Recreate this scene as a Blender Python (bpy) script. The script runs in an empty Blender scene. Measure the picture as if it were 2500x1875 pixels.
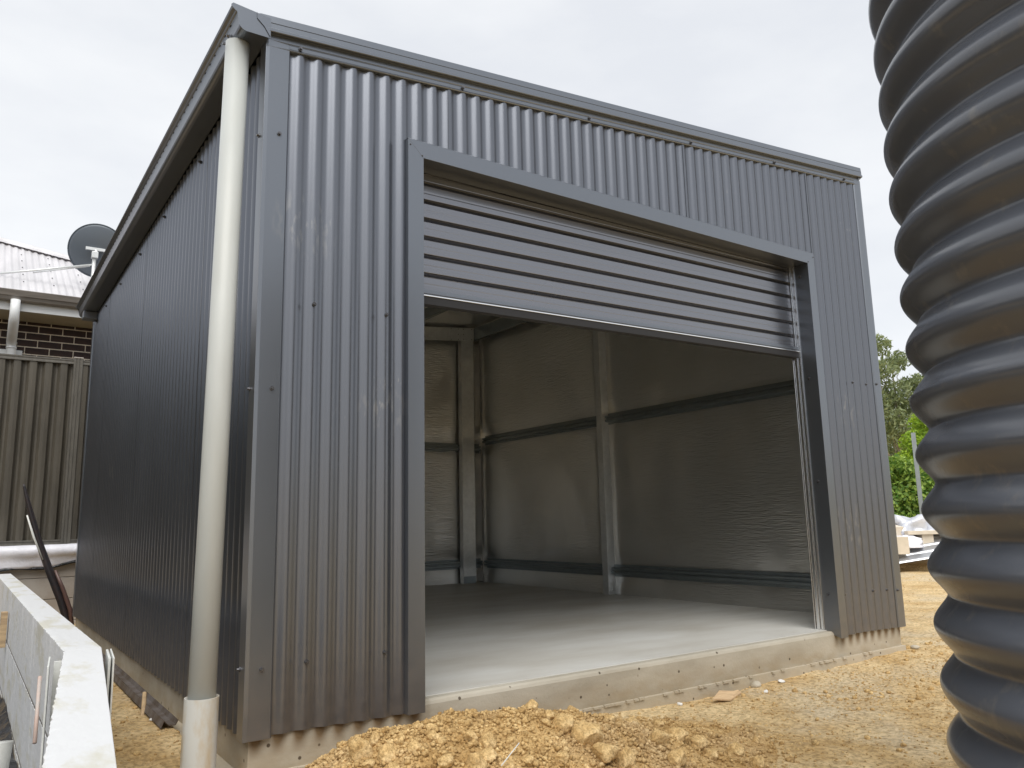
import bpy, math, random
import numpy as np
from mathutils import Vector, Matrix
R = math.radians
PI = math.pi
rnd = random.Random(7)
nrs = np.random.RandomState(11)
scene = bpy.context.scene
COL = scene.collection

# ------------------------------------------------------------------ camera
CAM = Vector((-.8444, -2.8236, .7111))
yaw, pitch, roll = .6093, .1716, -.0225
fw = Vector((math.sin(yaw) * math.cos(pitch), math.cos(yaw) * math.cos(pitch), math.sin(pitch)))
rt = Vector((math.cos(yaw), -math.sin(yaw), 0)); up = rt.cross(fw)
rt2 = rt * math.cos(roll) + up * math.sin(roll); up2 = -rt * math.sin(roll) + up * math.cos(roll)
cd = bpy.data.cameras.new('camera'); cam = bpy.data.objects.new('camera', cd); COL.objects.link(cam)
m = Matrix((rt2, up2, -fw)).transposed().to_4x4(); m.translation = CAM
cam.matrix_world = m
cd.sensor_width = 36; cd.lens = 36 * 1914.2 / 2500; cd.clip_start = .02; cd.clip_end = 2000
scene.camera = cam

# ------------------------------------------------------------------ world, sun, exposure
SUNDIR = Vector((-.30, -.50, .83)).normalized()
w = bpy.data.worlds.new('World'); scene.world = w; w.use_nodes = True
nt = w.node_tree; nt.nodes.clear()
out = nt.nodes.new('ShaderNodeOutputWorld'); bg = nt.nodes.new('ShaderNodeBackground')
sky = nt.nodes.new('ShaderNodeTexSky'); sky.sky_type = 'NISHITA'; sky.sun_disc = False
sky.sun_elevation = math.asin(SUNDIR.z); sky.sun_rotation = math.atan2(SUNDIR.x, SUNDIR.y)
tc = nt.nodes.new('ShaderNodeTexCoord'); mp = nt.nodes.new('ShaderNodeMapping')
mp.inputs['Scale'].default_value = (1, 1, 2.6)
n1 = nt.nodes.new('ShaderNodeTexNoise'); n1.inputs['Scale'].default_value = 2.3; n1.inputs['Detail'].default_value = 7; n1.inputs['Roughness'].default_value = .52
rp = nt.nodes.new('ShaderNodeValToRGB')
rp.color_ramp.elements[0].position = .36; rp.color_ramp.elements[0].color = (4.35, 4.47, 4.68, 1)
rp.color_ramp.elements[1].position = .62; rp.color_ramp.elements[1].color = (5.15, 5.22, 5.28, 1)
mx = nt.nodes.new('ShaderNodeMixRGB'); mx.inputs[0].default_value = .93
bg.inputs['Strength'].default_value = .1
nt.links.new(tc.outputs['Generated'], mp.inputs[0]); nt.links.new(mp.outputs[0], n1.inputs['Vector'])
nt.links.new(n1.outputs['Fac'], rp.inputs[0]); nt.links.new(sky.outputs[0], mx.inputs[1]); nt.links.new(rp.outputs[0], mx.inputs[2])
nt.links.new(mx.outputs[0], bg.inputs[0]); nt.links.new(bg.outputs[0], out.inputs[0])
sl = bpy.data.lights.new('sun', 'SUN'); so = bpy.data.objects.new('sun', sl); COL.objects.link(so)
sl.energy = 1.5; sl.angle = R(50); sl.color = (1, .965, .91)
so.rotation_euler = SUNDIR.to_track_quat('Z', 'Y').to_euler()
scene.view_settings.view_transform = 'Standard'; scene.view_settings.look = 'None'
scene.view_settings.exposure = .95; scene.view_settings.gamma = 1
scene.view_settings.use_curve_mapping = False
try:
    scene.cycles.max_bounces = 12; scene.cycles.diffuse_bounces = 7; scene.cycles.glossy_bounces = 6
except Exception: pass

# ------------------------------------------------------------------ materials
def mat(name, col, rough=.6, metal=0, spec=None, coat=0, var=0, vscale=3, bump=0, bscale=40, bdist=.01, stretch=(1, 1, 1), col2=None, ramp=(.4, .6), detail=5):
    m = bpy.data.materials.new(name); m.use_nodes = True
    nt = m.node_tree; b = nt.nodes['Principled BSDF']; L = nt.links
    b.inputs['Base Color'].default_value = (*col, 1); b.inputs['Roughness'].default_value = rough
    b.inputs['Metallic'].default_value = metal
    if spec is not None: b.inputs['IOR'].default_value = spec
    if coat: b.inputs['Coat Weight'].default_value = coat; b.inputs['Coat Roughness'].default_value = .25
    tc = nt.nodes.new('ShaderNodeTexCoord'); mp = nt.nodes.new('ShaderNodeMapping'); mp.inputs['Scale'].default_value = stretch
    L.new(tc.outputs['Object'], mp.inputs[0])
    m['map'] = mp.name
    if col2 or var:
        c2 = col2 or tuple(max(0, c * (1 - var)) for c in col)
        n = nt.nodes.new('ShaderNodeTexNoise'); n.inputs['Scale'].default_value = vscale; n.inputs['Detail'].default_value = detail; n.inputs['Roughness'].default_value = .6
        r = nt.nodes.new('ShaderNodeValToRGB'); r.color_ramp.elements[0].position = ramp[0]; r.color_ramp.elements[1].position = ramp[1]
        r.color_ramp.elements[0].color = (*c2, 1); r.color_ramp.elements[1].color = (*col, 1)
        L.new(mp.outputs[0], n.inputs['Vector']); L.new(n.outputs['Fac'], r.inputs[0]); L.new(r.outputs[0], b.inputs['Base Color'])
    if bump:
        n = nt.nodes.new('ShaderNodeTexNoise'); n.inputs['Scale'].default_value = bscale; n.inputs['Detail'].default_value = 6
        bp = nt.nodes.new('ShaderNodeBump'); bp.inputs['Strength'].default_value = bump; bp.inputs['Distance'].default_value = bdist
        L.new(mp.outputs[0], n.inputs['Vector']); L.new(n.outputs['Fac'], bp.inputs['Height']); L.new(bp.outputs[0], b.inputs['Normal'])
    return m

def steel_paint(name, col, rough, metal=.0, ior=1.5, scuff=.5):
    """factory painted sheet: faint dust, small pale scuffs and specks"""
    m = mat(name, col, rough, metal, ior, var=.05, vscale=.7, stretch=(1, 1, .5), detail=1, ramp=(.2, .8))
    nt = m.node_tree; L = nt.links; b = nt.nodes['Principled BSDF']
    src = b.inputs['Base Color'].links[0].from_socket
    tc = [n for n in nt.nodes if n.type == 'TEX_COORD'][0]
    mp = nt.nodes.new('ShaderNodeMapping'); mp.inputs['Scale'].default_value = (130, 130, 30)
    n = nt.nodes.new('ShaderNodeTexNoise'); n.inputs['Scale'].default_value = 1; n.inputs['Detail'].default_value = 1
    big = nt.nodes.new('ShaderNodeTexNoise'); big.inputs['Scale'].default_value = 2.1; big.inputs['Detail'].default_value = 2
    r = nt.nodes.new('ShaderNodeValToRGB'); r.color_ramp.elements[0].position = .68; r.color_ramp.elements[1].position = .76
    r2 = nt.nodes.new('ShaderNodeValToRGB'); r2.color_ramp.elements[0].position = .60; r2.color_ramp.elements[1].position = .74
    mu = nt.nodes.new('ShaderNodeMath'); mu.operation = 'MULTIPLY'; mu2 = nt.nodes.new('ShaderNodeMath'); mu2.operation = 'MULTIPLY'; mu2.inputs[1].default_value = scuff
    mx = nt.nodes.new('ShaderNodeMixRGB'); mx.inputs[2].default_value = (.34, .33, .31, 1)
    L.new(tc.outputs['Object'], mp.inputs[0]); L.new(mp.outputs[0], n.inputs['Vector']); L.new(tc.outputs['Object'], big.inputs['Vector'])
    L.new(n.outputs['Fac'], r.inputs[0]); L.new(big.outputs['Fac'], r2.inputs[0])
    L.new(r.outputs[0], mu.inputs[0]); L.new(r2.outputs[0], mu.inputs[1]); L.new(mu.outputs[0], mu2.inputs[0])
    acc = mu2.outputs[0]
    fn = nt.nodes.new('ShaderNodeTexNoise'); fm = nt.nodes.new('ShaderNodeMapping'); fm.inputs['Scale'].default_value = (46, 46, 13); fn.inputs['Scale'].default_value = 1; fn.inputs['Detail'].default_value = 4
    L.new(tc.outputs['Object'], fm.inputs[0]); L.new(fm.outputs[0], fn.inputs['Vector'])
    fr_ = nt.nodes.new('ShaderNodeMapRange'); fr_.inputs[1].default_value = .54; fr_.inputs[2].default_value = .66; L.new(fn.outputs['Fac'], fr_.inputs[0])
    for P, rad in (((.50, 0, 1.16), .13), ((.16, 0, 1.85), .16), ((0, 1.42, 1.36), .12), ((0, 3.3, 1.1), .15), ((0, .95, .32), .10), ((3.7, 0, 1.35), .14), ((3.6, 0, .6), .2), ((.72, -.03, 1.5), .12), ((0, 1.2, .8), .1)):
        vm = nt.nodes.new('ShaderNodeVectorMath'); vm.operation = 'DISTANCE'; vm.inputs[1].default_value = P; L.new(tc.outputs['Object'], vm.inputs[0])
        r5 = nt.nodes.new('ShaderNodeMapRange'); r5.inputs[1].default_value = rad; r5.inputs[2].default_value = rad * .2; L.new(vm.outputs['Value'], r5.inputs[0])
        m6 = nt.nodes.new('ShaderNodeMath'); m6.operation = 'MULTIPLY'; L.new(r5.outputs[0], m6.inputs[0]); L.new(fr_.outputs[0], m6.inputs[1])
        m7 = nt.nodes.new('ShaderNodeMath'); m7.operation = 'MULTIPLY_ADD'; m7.use_clamp = True; m7.inputs[1].default_value = .55; L.new(m6.outputs[0], m7.inputs[0]); L.new(acc, m7.inputs[2]); acc = m7.outputs[0]
    L.new(acc, mx.inputs[0]); L.new(src, mx.inputs[1]); L.new(mx.outputs[0], b.inputs['Base Color'])
    sx = nt.nodes.new('ShaderNodeSeparateXYZ'); L.new(tc.outputs['Object'], sx.inputs[0])
    zr = nt.nodes.new('ShaderNodeMapRange'); zr.inputs[1].default_value = .55; zr.inputs[2].default_value = 0; L.new(sx.outputs[2], zr.inputs[0])
    dn = nt.nodes.new('ShaderNodeTexNoise'); dn.inputs['Scale'].default_value = 22; dn.inputs['Detail'].default_value = 5; L.new(tc.outputs['Object'], dn.inputs['Vector'])
    dp_ = nt.nodes.new('ShaderNodeMath'); dp_.operation = 'POWER'; dp_.inputs[1].default_value = 1.6; L.new(zr.outputs[0], dp_.inputs[0])
    dm = nt.nodes.new('ShaderNodeMath'); dm.operation = 'MULTIPLY'; L.new(dp_.outputs[0], dm.inputs[0]); L.new(dn.outputs['Fac'], dm.inputs[1])
    dd = nt.nodes.new('ShaderNodeMath'); dd.operation = 'MULTIPLY_ADD'; dd.use_clamp = True; dd.inputs[1].default_value = .42; dd.inputs[2].default_value = .008; L.new(dm.outputs[0], dd.inputs[0])
    dc = nt.nodes.new('ShaderNodeMixRGB'); dc.inputs[2].default_value = (.30, .23, .15, 1); L.new(dd.outputs[0], dc.inputs[0]); L.new(mx.outputs[0], dc.inputs[1]); L.new(dc.outputs[0], b.inputs['Base Color'])
    md_ = nt.nodes.new('ShaderNodeMapRange'); md_.inputs[3].default_value = metal; md_.inputs[4].default_value = .1; L.new(dd.outputs[0], md_.inputs[0]); L.new(md_.outputs[0], b.inputs['Metallic'])
    # roughness variation and slight oil-canning
    nr = nt.nodes.new('ShaderNodeTexNoise'); nr.inputs['Scale'].default_value = 1.5; nr.inputs['Detail'].default_value = 2
    mr = nt.nodes.new('ShaderNodeMapRange'); mr.inputs[3].default_value = rough * .85; mr.inputs[4].default_value = rough * 1.2
    L.new(tc.outputs['Object'], nr.inputs['Vector']); L.new(nr.outputs['Fac'], mr.inputs[0]); L.new(mr.outputs[0], b.inputs['Roughness'])
    oc = nt.nodes.new('ShaderNodeTexNoise'); oc.inputs['Scale'].default_value = 2.2; oc.inputs['Detail'].default_value = 1
    bp = nt.nodes.new('ShaderNodeBump'); bp.inputs['Strength'].default_value = .05; bp.inputs['Distance'].default_value = .02
    L.new(tc.outputs['Object'], oc.inputs['Vector']); L.new(oc.outputs['Fac'], bp.inputs['Height']); L.new(bp.outputs[0], b.inputs['Normal'])
    return m

M_clad = steel_paint('charcoal painted steel sheet', (.166, .178, .203), .31, .90, 1.5, .8)
M_trim = steel_paint('charcoal painted folded steel', (.200, .218, .246), .31, .88, 1.5, .4)
M_door = steel_paint('charcoal roller curtain steel', (.225, .232, .255), .25, .92, 1.5, .3)
M_galv = mat('galvanised steel', (.70, .72, .72), .33, .5, var=.10, vscale=18, bump=.05, bscale=90)
M_girt = mat('galvanised purlin steel', (.30, .34, .36), .36, .8, var=.1, vscale=10)
M_alu = mat('bright aluminium rail', (.85, .86, .88), .22, 1)
M_rubber = mat('black rubber seal', (.012, .012, .014), .6)
M_screw = mat('dark hex screw', (.16, .16, .17), .25, .8)
M_pvc = mat('pale painted pvc', (.50, .525, .515), .42, col2=(.46, .48, .465), vscale=5, stretch=(1, 1, .3))
M_pvc2 = mat('grey pvc socket stained with clay', (.56, .565, .54), .5, col2=(.50, .42, .30), vscale=14, stretch=(1, 1, .4), ramp=(.36, .56))
M_tank = mat('dark grey polyethylene', (.080, .088, .106), .23, 0, 1.55, col2=(.115, .115, .118), vscale=16, stretch=(1, 1, .6), ramp=(.30, .42), detail=9, bump=.12, bscale=260, bdist=.0012)
M_brick = mat('dark chocolate brick', (.060, .036, .030), .85, col2=(.032, .022, .021), vscale=9, bump=.5, bscale=120, bdist=.003)
M_mortar = mat('pale mortar', (.80, .71, .58), .9, var=.2, vscale=25, bump=.4, bscale=150, bdist=.003)
M_joint = mat('grey grout', (.20, .19, .18), .95, bump=.6, bscale=60)
M_white = mat('white painted fascia', (.66, .68, .69), .5, var=.1, vscale=4, stretch=(.3, 1, 1))
M_soffit = mat('cream soffit lining', (.50, .47, .38), .7, var=.08)
M_hgut = mat('taupe house gutter', (.27, .25, .23), .38, .2, var=.25, vscale=6, stretch=(.4, 1, 3))
M_roof = mat('pale grey roof sheet', (.60, .59, .61), .42, .1, var=.14, vscale=2.2, stretch=(2, .4, .4))
M_dish = mat('charcoal dish paint', (.10, .12, .145), .38, .1)
M_pipeW = mat('white pvc pipe', (.74, .76, .77), .4, var=.08)
M_fence = mat('brown grey fence sheet', (.095, .085, .067), .5, .1, var=.28, vscale=3, stretch=(3, 1, .5), bump=.1, bscale=30)
M_fpost = mat('brown grey fence post', (.13, .122, .105), .45, .1, var=.2, vscale=10, stretch=(3, 1, .5))
M_sleeper = mat('pale concrete sleeper', (.42, .39, .355), .85, col2=(.33, .29, .25), vscale=2.5, bump=.3, bscale=70, bdist=.004)
M_sheetW = mat('white plastic sheeting', (.80, .80, .86), .30, 0, 1.45, var=.12, vscale=4, bump=.5, bscale=9, bdist=.03)
M_aac = mat('white autoclaved panel top', (.62, .63, .64), .85, col2=(.54, .53, .47), vscale=9, stretch=(1, .35, 1), bump=.35, bscale=38, bdist=.006, ramp=(.36, .48), detail=5)
M_strip = mat('white plastic joiner', (.72, .73, .70), .5, var=.15, vscale=20)
M_black = mat('black plastic membrane', (.012, .013, .016), .3, 0, 1.5, bump=.8, bscale=7, bdist=.05)
M_hose = mat('black polypipe', (.018, .018, .021), .38, bump=.15, bscale=60, col2=(.03, .02, .02), vscale=30)
M_orange = mat('faded orange rod', (.56, .42, .36), .6, col2=(.46, .42, .39), vscale=14, stretch=(1, 1, .6))
M_rust = mat('weathered steel channel', (.16, .14, .13), .6, .3, col2=(.10, .075, .055), vscale=12, bump=.3, bscale=60)
M_timber = mat('raw timber', (.52, .38, .22), .75, col2=(.38, .27, .16), vscale=7, stretch=(1, 6, 6))
M_card = mat('plywood offcut', (.60, .43, .25), .75, col2=(.48, .33, .19), vscale=9, stretch=(1, 5, 1))
M_chip = mat('white concrete crumb', (.72, .71, .68), .9, bump=.7, bscale=90)
M_foam = mat('cream polystyrene block', (.66, .59, .48), .8, var=.12, vscale=6)
M_zinc = mat('zincalume sheet', (.55, .57, .60), .35, .75, var=.15, vscale=5)
M_wrap = mat('silver plastic wrap', (.62, .64, .70), .3, .2, var=.2, vscale=5, bump=.6, bscale=8, bdist=.03)

# clay, one for the ground and one for clods, with real world colours
def clay(name, a, b, c, sc, bump, bs, bd, isl=0):
    m = bpy.data.materials.new(name); m.use_nodes = True
    nt = m.node_tree; L = nt.links; p = nt.nodes['Principled BSDF']; p.inputs['Roughness'].default_value = .95; p.inputs['IOR'].default_value = 1.3
    tc = nt.nodes.new('ShaderNodeTexCoord')
    def noise(s, d=6, r=.6):
        n = nt.nodes.new('ShaderNodeTexNoise'); n.inputs['Scale'].default_value = s; n.inputs['Detail'].default_value = d; n.inputs['Roughness'].default_value = r
        L.new(tc.outputs['Object'], n.inputs['Vector']); return n
    def ramp(src, p0, p1, c0, c1):
        r = nt.nodes.new('ShaderNodeValToRGB'); r.color_ramp.elements[0].position = p0; r.color_ramp.elements[1].position = p1
        r.color_ramp.elements[0].color = (*c0, 1); r.color_ramp.elements[1].color = (*c1, 1); L.new(src, r.inputs[0]); return r
    r1 = ramp(noise(sc, 8, .65).outputs['Fac'], .38, .62, a, b)
    r2 = ramp(noise(sc * .35, 5).outputs['Fac'], .50, .66, (0, 0, 0), (1, 1, 1))
    mx = nt.nodes.new('ShaderNodeMixRGB'); mx.inputs[2].default_value = (*c, 1); L.new(r2.outputs[0], mx.inputs[0]); L.new(r1.outputs[0], mx.inputs[1])
    r3 = ramp(noise(sc * 14, 4, .7).outputs['Fac'], .33, .58, (.45, .41, .36), (1.08, 1.07, 1.05))
    mm = nt.nodes.new('ShaderNodeMixRGB'); mm.blend_type = 'MULTIPLY'; mm.inputs[0].default_value = .85; L.new(mx.outputs[0], mm.inputs[1]); L.new(r3.outputs[0], mm.inputs[2])
    ge = nt.nodes.new('ShaderNodeNewGeometry'); rr = ramp(ge.outputs['Random Per Island'], 0, 1, (.70, .62, .52), (1.12, 1.13, 1.15))
    m4 = nt.nodes.new('ShaderNodeMixRGB'); m4.blend_type = 'MULTIPLY'; m4.inputs[0].default_value = isl; L.new(mm.outputs[0], m4.inputs[1]); L.new(rr.outputs[0], m4.inputs[2])
    L.new(m4.outputs[0], p.inputs['Base Color'])
    bp = nt.nodes.new('ShaderNodeBump'); bp.inputs['Strength'].default_value = bump; bp.inputs['Distance'].default_value = bd
    L.new(noise(bs, 8, .7).outputs['Fac'], bp.inputs['Height']); L.new(bp.outputs[0], p.inputs['Normal'])
    return m
M_ground = clay('yellow clay ground', (.56, .385, .18), (.76, .59, .34), (.64, .53, .36), 3.2, .9, 42, .02)
M_clod = clay('ochre clay clod', (.50, .33, .14), (.76, .56, .28), (.66, .49, .27), 9, .9, 110, .007, .8)

# concrete: pour marks, blow holes and clay splash near the ground
def concrete(name, a, b, stain, zlo, zhi, bump=.25, drip=False):
    m = bpy.data.materials.new(name); m.use_nodes = True
    nt = m.node_tree; L = nt.links; p = nt.nodes['Principled BSDF']; p.inputs['Roughness'].default_value = .72
    tc = nt.nodes.new('ShaderNodeTexCoord')
    def noise(s, st=(1, 1, 1), d=6, r=.6):
        mp = nt.nodes.new('ShaderNodeMapping'); mp.inputs['Scale'].default_value = st; L.new(tc.outputs['Object'], mp.inputs[0])
        n = nt.nodes.new('ShaderNodeTexNoise'); n.inputs['Scale'].default_value = s; n.inputs['Detail'].default_value = d; n.inputs['Roughness'].default_value = r
        L.new(mp.outputs[0], n.inputs['Vector']); return n
    def ramp(src, p0, p1, c0, c1):
        r = nt.nodes.new('ShaderNodeValToRGB'); r.color_ramp.elements[0].position = p0; r.color_ramp.elements[1].position = p1
        r.color_ramp.elements[0].color = (*c0, 1); r.color_ramp.elements[1].color = (*c1, 1); L.new(src, r.inputs[0]); return r
    base = ramp(noise(3.0, (.5, 1, 1.6)).outputs['Fac'], .35, .65, a, b)
    sep = nt.nodes.new('ShaderNodeSeparateXYZ'); L.new(tc.outputs['Object'], sep.inputs[0])
    mr = nt.nodes.new('ShaderNodeMapRange'); mr.inputs[1].default_value = zhi; mr.inputs[2].default_value = zlo; L.new(sep.outputs[2], mr.inputs[0])
    nn = noise(7, (1, 1, 2)); ad = nt.nodes.new('ShaderNodeMath'); ad.operation = 'MULTIPLY_ADD'; ad.inputs[1].default_value = 2.0; ad.inputs[2].default_value = -.75
    L.new(nn.outputs['Fac'], ad.inputs[0])
    mu = nt.nodes.new('ShaderNodeMath'); mu.operation = 'MULTIPLY'; mu.use_clamp = True; L.new(mr.outputs[0], mu.inputs[0])
    a2 = nt.nodes.new('ShaderNodeMath'); a2.operation = 'ADD'; a2.inputs[1].default_value = .45; L.new(ad.outputs[0], a2.inputs[0]); L.new(a2.outputs[0], mu.inputs[1])
    mx = nt.nodes.new('ShaderNodeMixRGB'); mx.inputs[2].default_value = (*stain, 1); L.new(mu.outputs[0], mx.inputs[0]); L.new(base.outputs[0], mx.inputs[1])
    last = mx.outputs[0]
    # blow holes
    vo = nt.nodes.new('ShaderNodeTexVoronoi'); vo.inputs['Scale'].default_value = 17; L.new(tc.outputs['Object'], vo.inputs['Vector'])
    h = ramp(vo.outputs['Distance'], .09, .13, (.22, .19, .16), (1, 1, 1))
    gate = ramp(noise(2.5).outputs['Fac'], .42, .48, (0, 0, 0), (1, 1, 1))
    mh = nt.nodes.new('ShaderNodeMixRGB'); mh.blend_type = 'MULTIPLY'; L.new(gate.outputs[0], mh.inputs[0]); L.new(last, mh.inputs[1]); L.new(h.outputs[0], mh.inputs[2]); last = mh.outputs[0]
    if drip:   # brown runs under each corrugation valley
        wv = nt.nodes.new('ShaderNodeTexWave'); wv.wave_type = 'BANDS'; wv.bands_direction = 'X'; wv.inputs['Scale'].default_value = 2 * PI / .076 / 20; wv.inputs['Distortion'].default_value = 1.2; wv.inputs['Detail'].default_value = 2
        L.new(tc.outputs['Object'], wv.inputs['Vector'])
        m2 = nt.nodes.new('ShaderNodeMapRange'); m2.inputs[1].default_value = -.075; m2.inputs[2].default_value = -.012; L.new(sep.outputs[2], m2.inputs[0])
        m3 = nt.nodes.new('ShaderNodeMath'); m3.operation = 'MULTIPLY'; L.new(m2.outputs[0], m3.inputs[0]); L.new(wv.outputs['Fac'], m3.inputs[1])
        m4 = nt.nodes.new('ShaderNodeMath'); m4.operation = 'MULTIPLY'; m4.inputs[1].default_value = 1.35; m4.use_clamp = True; L.new(m3.outputs[0], m4.inputs[0])
        gx = nt.nodes.new('ShaderNodeMapRange'); gx.inputs[1].default_value = .66; gx.inputs[2].default_value = .72; gx.inputs[3].default_value = 1; gx.inputs[4].default_value = 0; L.new(sep.outputs[0], gx.inputs[0])
        gy = nt.nodes.new('ShaderNodeMapRange'); gy.inputs[1].default_value = 3.36; gy.inputs[2].default_value = 3.42; L.new(sep.outputs[0], gy.inputs[0])
        g = nt.nodes.new('ShaderNodeMath'); g.operation = 'ADD'; L.new(gx.outputs[0], g.inputs[0]); L.new(gy.outputs[0], g.inputs[1])
        m5 = nt.nodes.new('ShaderNodeMath'); m5.operation = 'MULTIPLY'; m5.use_clamp = True; L.new(m4.outputs[0], m5.inputs[0]); L.new(g.outputs[0], m5.inputs[1])
        md = nt.nodes.new('ShaderNodeMixRGB'); md.inputs[2].default_value = (.17, .115, .06, 1); L.new(m5.outputs[0], md.inputs[0]); L.new(last, md.inputs[1]); last = md.outputs[0]
    L.new(last, p.inputs['Base Color'])
    bp = nt.nodes.new('ShaderNodeBump'); bp.inputs['Strength'].default_value = bump; bp.inputs['Distance'].default_value = .006
    L.new(noise(60).outputs['Fac'], bp.inputs['Height']); L.new(bp.outputs[0], p.inputs['Normal'])
    return m
M_slab = concrete('slab concrete', (.34, .305, .24), (.49, .455, .38), (.31, .225, .12), -.16, .0, drip=True)
M_foot = concrete('footing concrete', (.40, .36, .28), (.50, .45, .36), (.42, .32, .19), -.25, -.06, .5)
M_floor = mat('steel trowelled floor', (.66, .66, .63), .40, 0, 1.5, col2=(.52, .50, .45), vscale=1.6, stretch=(.6, 1.6, 1), bump=.08, bscale=25, ramp=(.34, .62))

# reflective foil insulation with creases
def foil(name, col, rough):
    m = bpy.data.materials.new(name); m.use_nodes = True
    nt = m.node_tree; L = nt.links; p = nt.nodes['Principled BSDF']
    p.inputs['Base Color'].default_value = (*col, 1); p.inputs['Metallic'].default_value = .88; p.inputs['Roughness'].default_value = rough
    tc = nt.nodes.new('ShaderNodeTexCoord')
    def noise(s, st, d=5):
        mp = nt.nodes.new('ShaderNodeMapping'); mp.inputs['Scale'].default_value = st; L.new(tc.outputs['Object'], mp.inputs[0])
        n = nt.nodes.new('ShaderNodeTexNoise'); n.inputs['Scale'].default_value = s; n.inputs['Detail'].default_value = d; n.inputs['Distortion'].default_value = .4
        L.new(mp.outputs[0], n.inputs['Vector']); return n
    fine = noise(1, (9, 9, 90)); wide = noise(1, (1.6, 1.6, 1.2), 2)
    rmp = nt.nodes.new('ShaderNodeValToRGB'); rmp.color_ramp.elements[0].position = .35; rmp.color_ramp.elements[1].position = .62
    L.new(wide.outputs['Fac'], rmp.inputs[0])
    mu = nt.nodes.new('ShaderNodeMath'); mu.operation = 'MULTIPLY'; L.new(fine.outputs['Fac'], mu.inputs[0]); L.new(rmp.outputs[0], mu.inputs[1])
    b1 = nt.nodes.new('ShaderNodeBump'); b1.inputs['Strength'].default_value = .8; b1.inputs['Distance'].default_value = .012; L.new(mu.outputs[0], b1.inputs['Height'])
    b2 = nt.nodes.new('ShaderNodeBump'); b2.inputs['Strength'].default_value = .2; b2.inputs['Distance'].default_value = .03; L.new(wide.outputs['Fac'], b2.inputs['Height']); L.new(b1.outputs[0], b2.inputs['Normal'])
    L.new(b2.outputs[0], p.inputs['Normal'])
    nz = noise(2, (1, 1, 1)); r = nt.nodes.new('ShaderNodeValToRGB'); r.color_ramp.elements[0].position = .35; r.color_ramp.elements[1].position = .65
    r.color_ramp.elements[0].color = (col[0] * .93, col[1] * .93, col[2] * .92, 1); r.color_ramp.elements[1].color = (*col, 1); L.new(nz.outputs['Fac'], r.inputs[0]); L.new(r.outputs[0], p.inputs['Base Color'])
    return m
M_foil = foil('silver foil insulation', (.76, .76, .745), .30)

def leafmat(name, a, b):
    m = bpy.data.materials.new(name); m.use_nodes = True
    nt = m.node_tree; L = nt.links; p = nt.nodes['Principled BSDF']; p.inputs['Roughness'].default_value = .5
    g = nt.nodes.new('ShaderNodeNewGeometry'); r = nt.nodes.new('ShaderNodeValToRGB')
    r.color_ramp.elements[0].color = (*a, 1); r.color_ramp.elements[1].color = (*b, 1)
    L.new(g.outputs['Random Per Island'], r.inputs[0]); L.new(r.outputs[0], p.inputs['Base Color'])
    t = nt.nodes.new('ShaderNodeBsdfTranslucent'); L.new(r.outputs[0], t.inputs[0]); ms = nt.nodes.new('ShaderNodeMixShader'); ms.inputs[0].default_value = .35
    o = nt.nodes['Material Output']; L.new(p.outputs[0], ms.inputs[1]); L.new(t.outputs[0], ms.inputs[2]); L.new(ms.outputs[0], o.inputs[0])
    return m
M_euc = leafmat('gum leaf', (.12, .16, .06), (.34, .40, .20))
M_dkleaf = leafmat('dark leaf of added bushes', (.02, .035, .015), (.06, .08, .04))
M_lime = leafmat('lime green leaf', (.17, .30, .02), (.38, .54, .05))
M_hedge = leafmat('broad hedge leaf', (.06, .16, .02), (.36, .50, .10))
M_bark = mat('pale gum bark', (.34, .31, .26), .85, col2=(.18, .15, .12), vscale=3, stretch=(3, 3, .5))

# ------------------------------------------------------------------ mesh helpers
def mesh(name, v, f, m=None, parent=None, smooth=False, **props):
    me = bpy.data.meshes.new(name); me.from_pydata([tuple(map(float, p)) for p in v], [], [tuple(map(int, q)) for q in f]); me.update()
    if m: me.materials.append(m)
    if smooth: me.polygons.foreach_set('use_smooth', [True] * len(me.polygons))
    return obj(name, me, parent, **props)
def obj(name, me, parent=None, **props):
    o = bpy.data.objects.new(name, me); COL.objects.link(o)
    if parent: o.parent = parent
    for k, x in props.items(): o[k] = x
    return o
def npmesh(name, V, F, m, parent=None, smooth=False, **props):
    """fast path: V (n,3), F (k,3|4) numpy"""
    me = bpy.data.meshes.new(name); n, k = F.shape
    me.vertices.add(len(V)); me.vertices.foreach_set('co', V.astype(np.float32).ravel())
    me.loops.add(n * k); me.loops.foreach_set('vertex_index', F.astype(np.int32).ravel())
    me.polygons.add(n); me.polygons.foreach_set('loop_start', np.arange(0, n * k, k, dtype=np.int32))
    try: me.polygons.foreach_set('loop_total', np.full(n, k, dtype=np.int32))
    except Exception: pass
    me.update(calc_edges=True); me.validate()
    if m: me.materials.append(m)
    if smooth: me.polygons.foreach_set('use_smooth', [True] * len(me.polygons))
    return obj(name, me, parent, **props)
def thing(name, label, cat, loc=(0, 0, 0), group=None):
    o = bpy.data.objects.new(name, None); COL.objects.link(o); o.location = loc; o.empty_display_size = .1
    o['label'] = label; o['category'] = cat
    if group: o['group'] = group
    bpy.context.view_layer.update()
    return o
def tag(o, label, cat, group=None):
    o['label'] = label; o['category'] = cat
    if group: o['group'] = group
    return o
BOXF = [(0, 3, 2, 1), (4, 5, 6, 7), (0, 1, 5, 4), (1, 2, 6, 5), (2, 3, 7, 6), (3, 0, 4, 7)]
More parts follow.
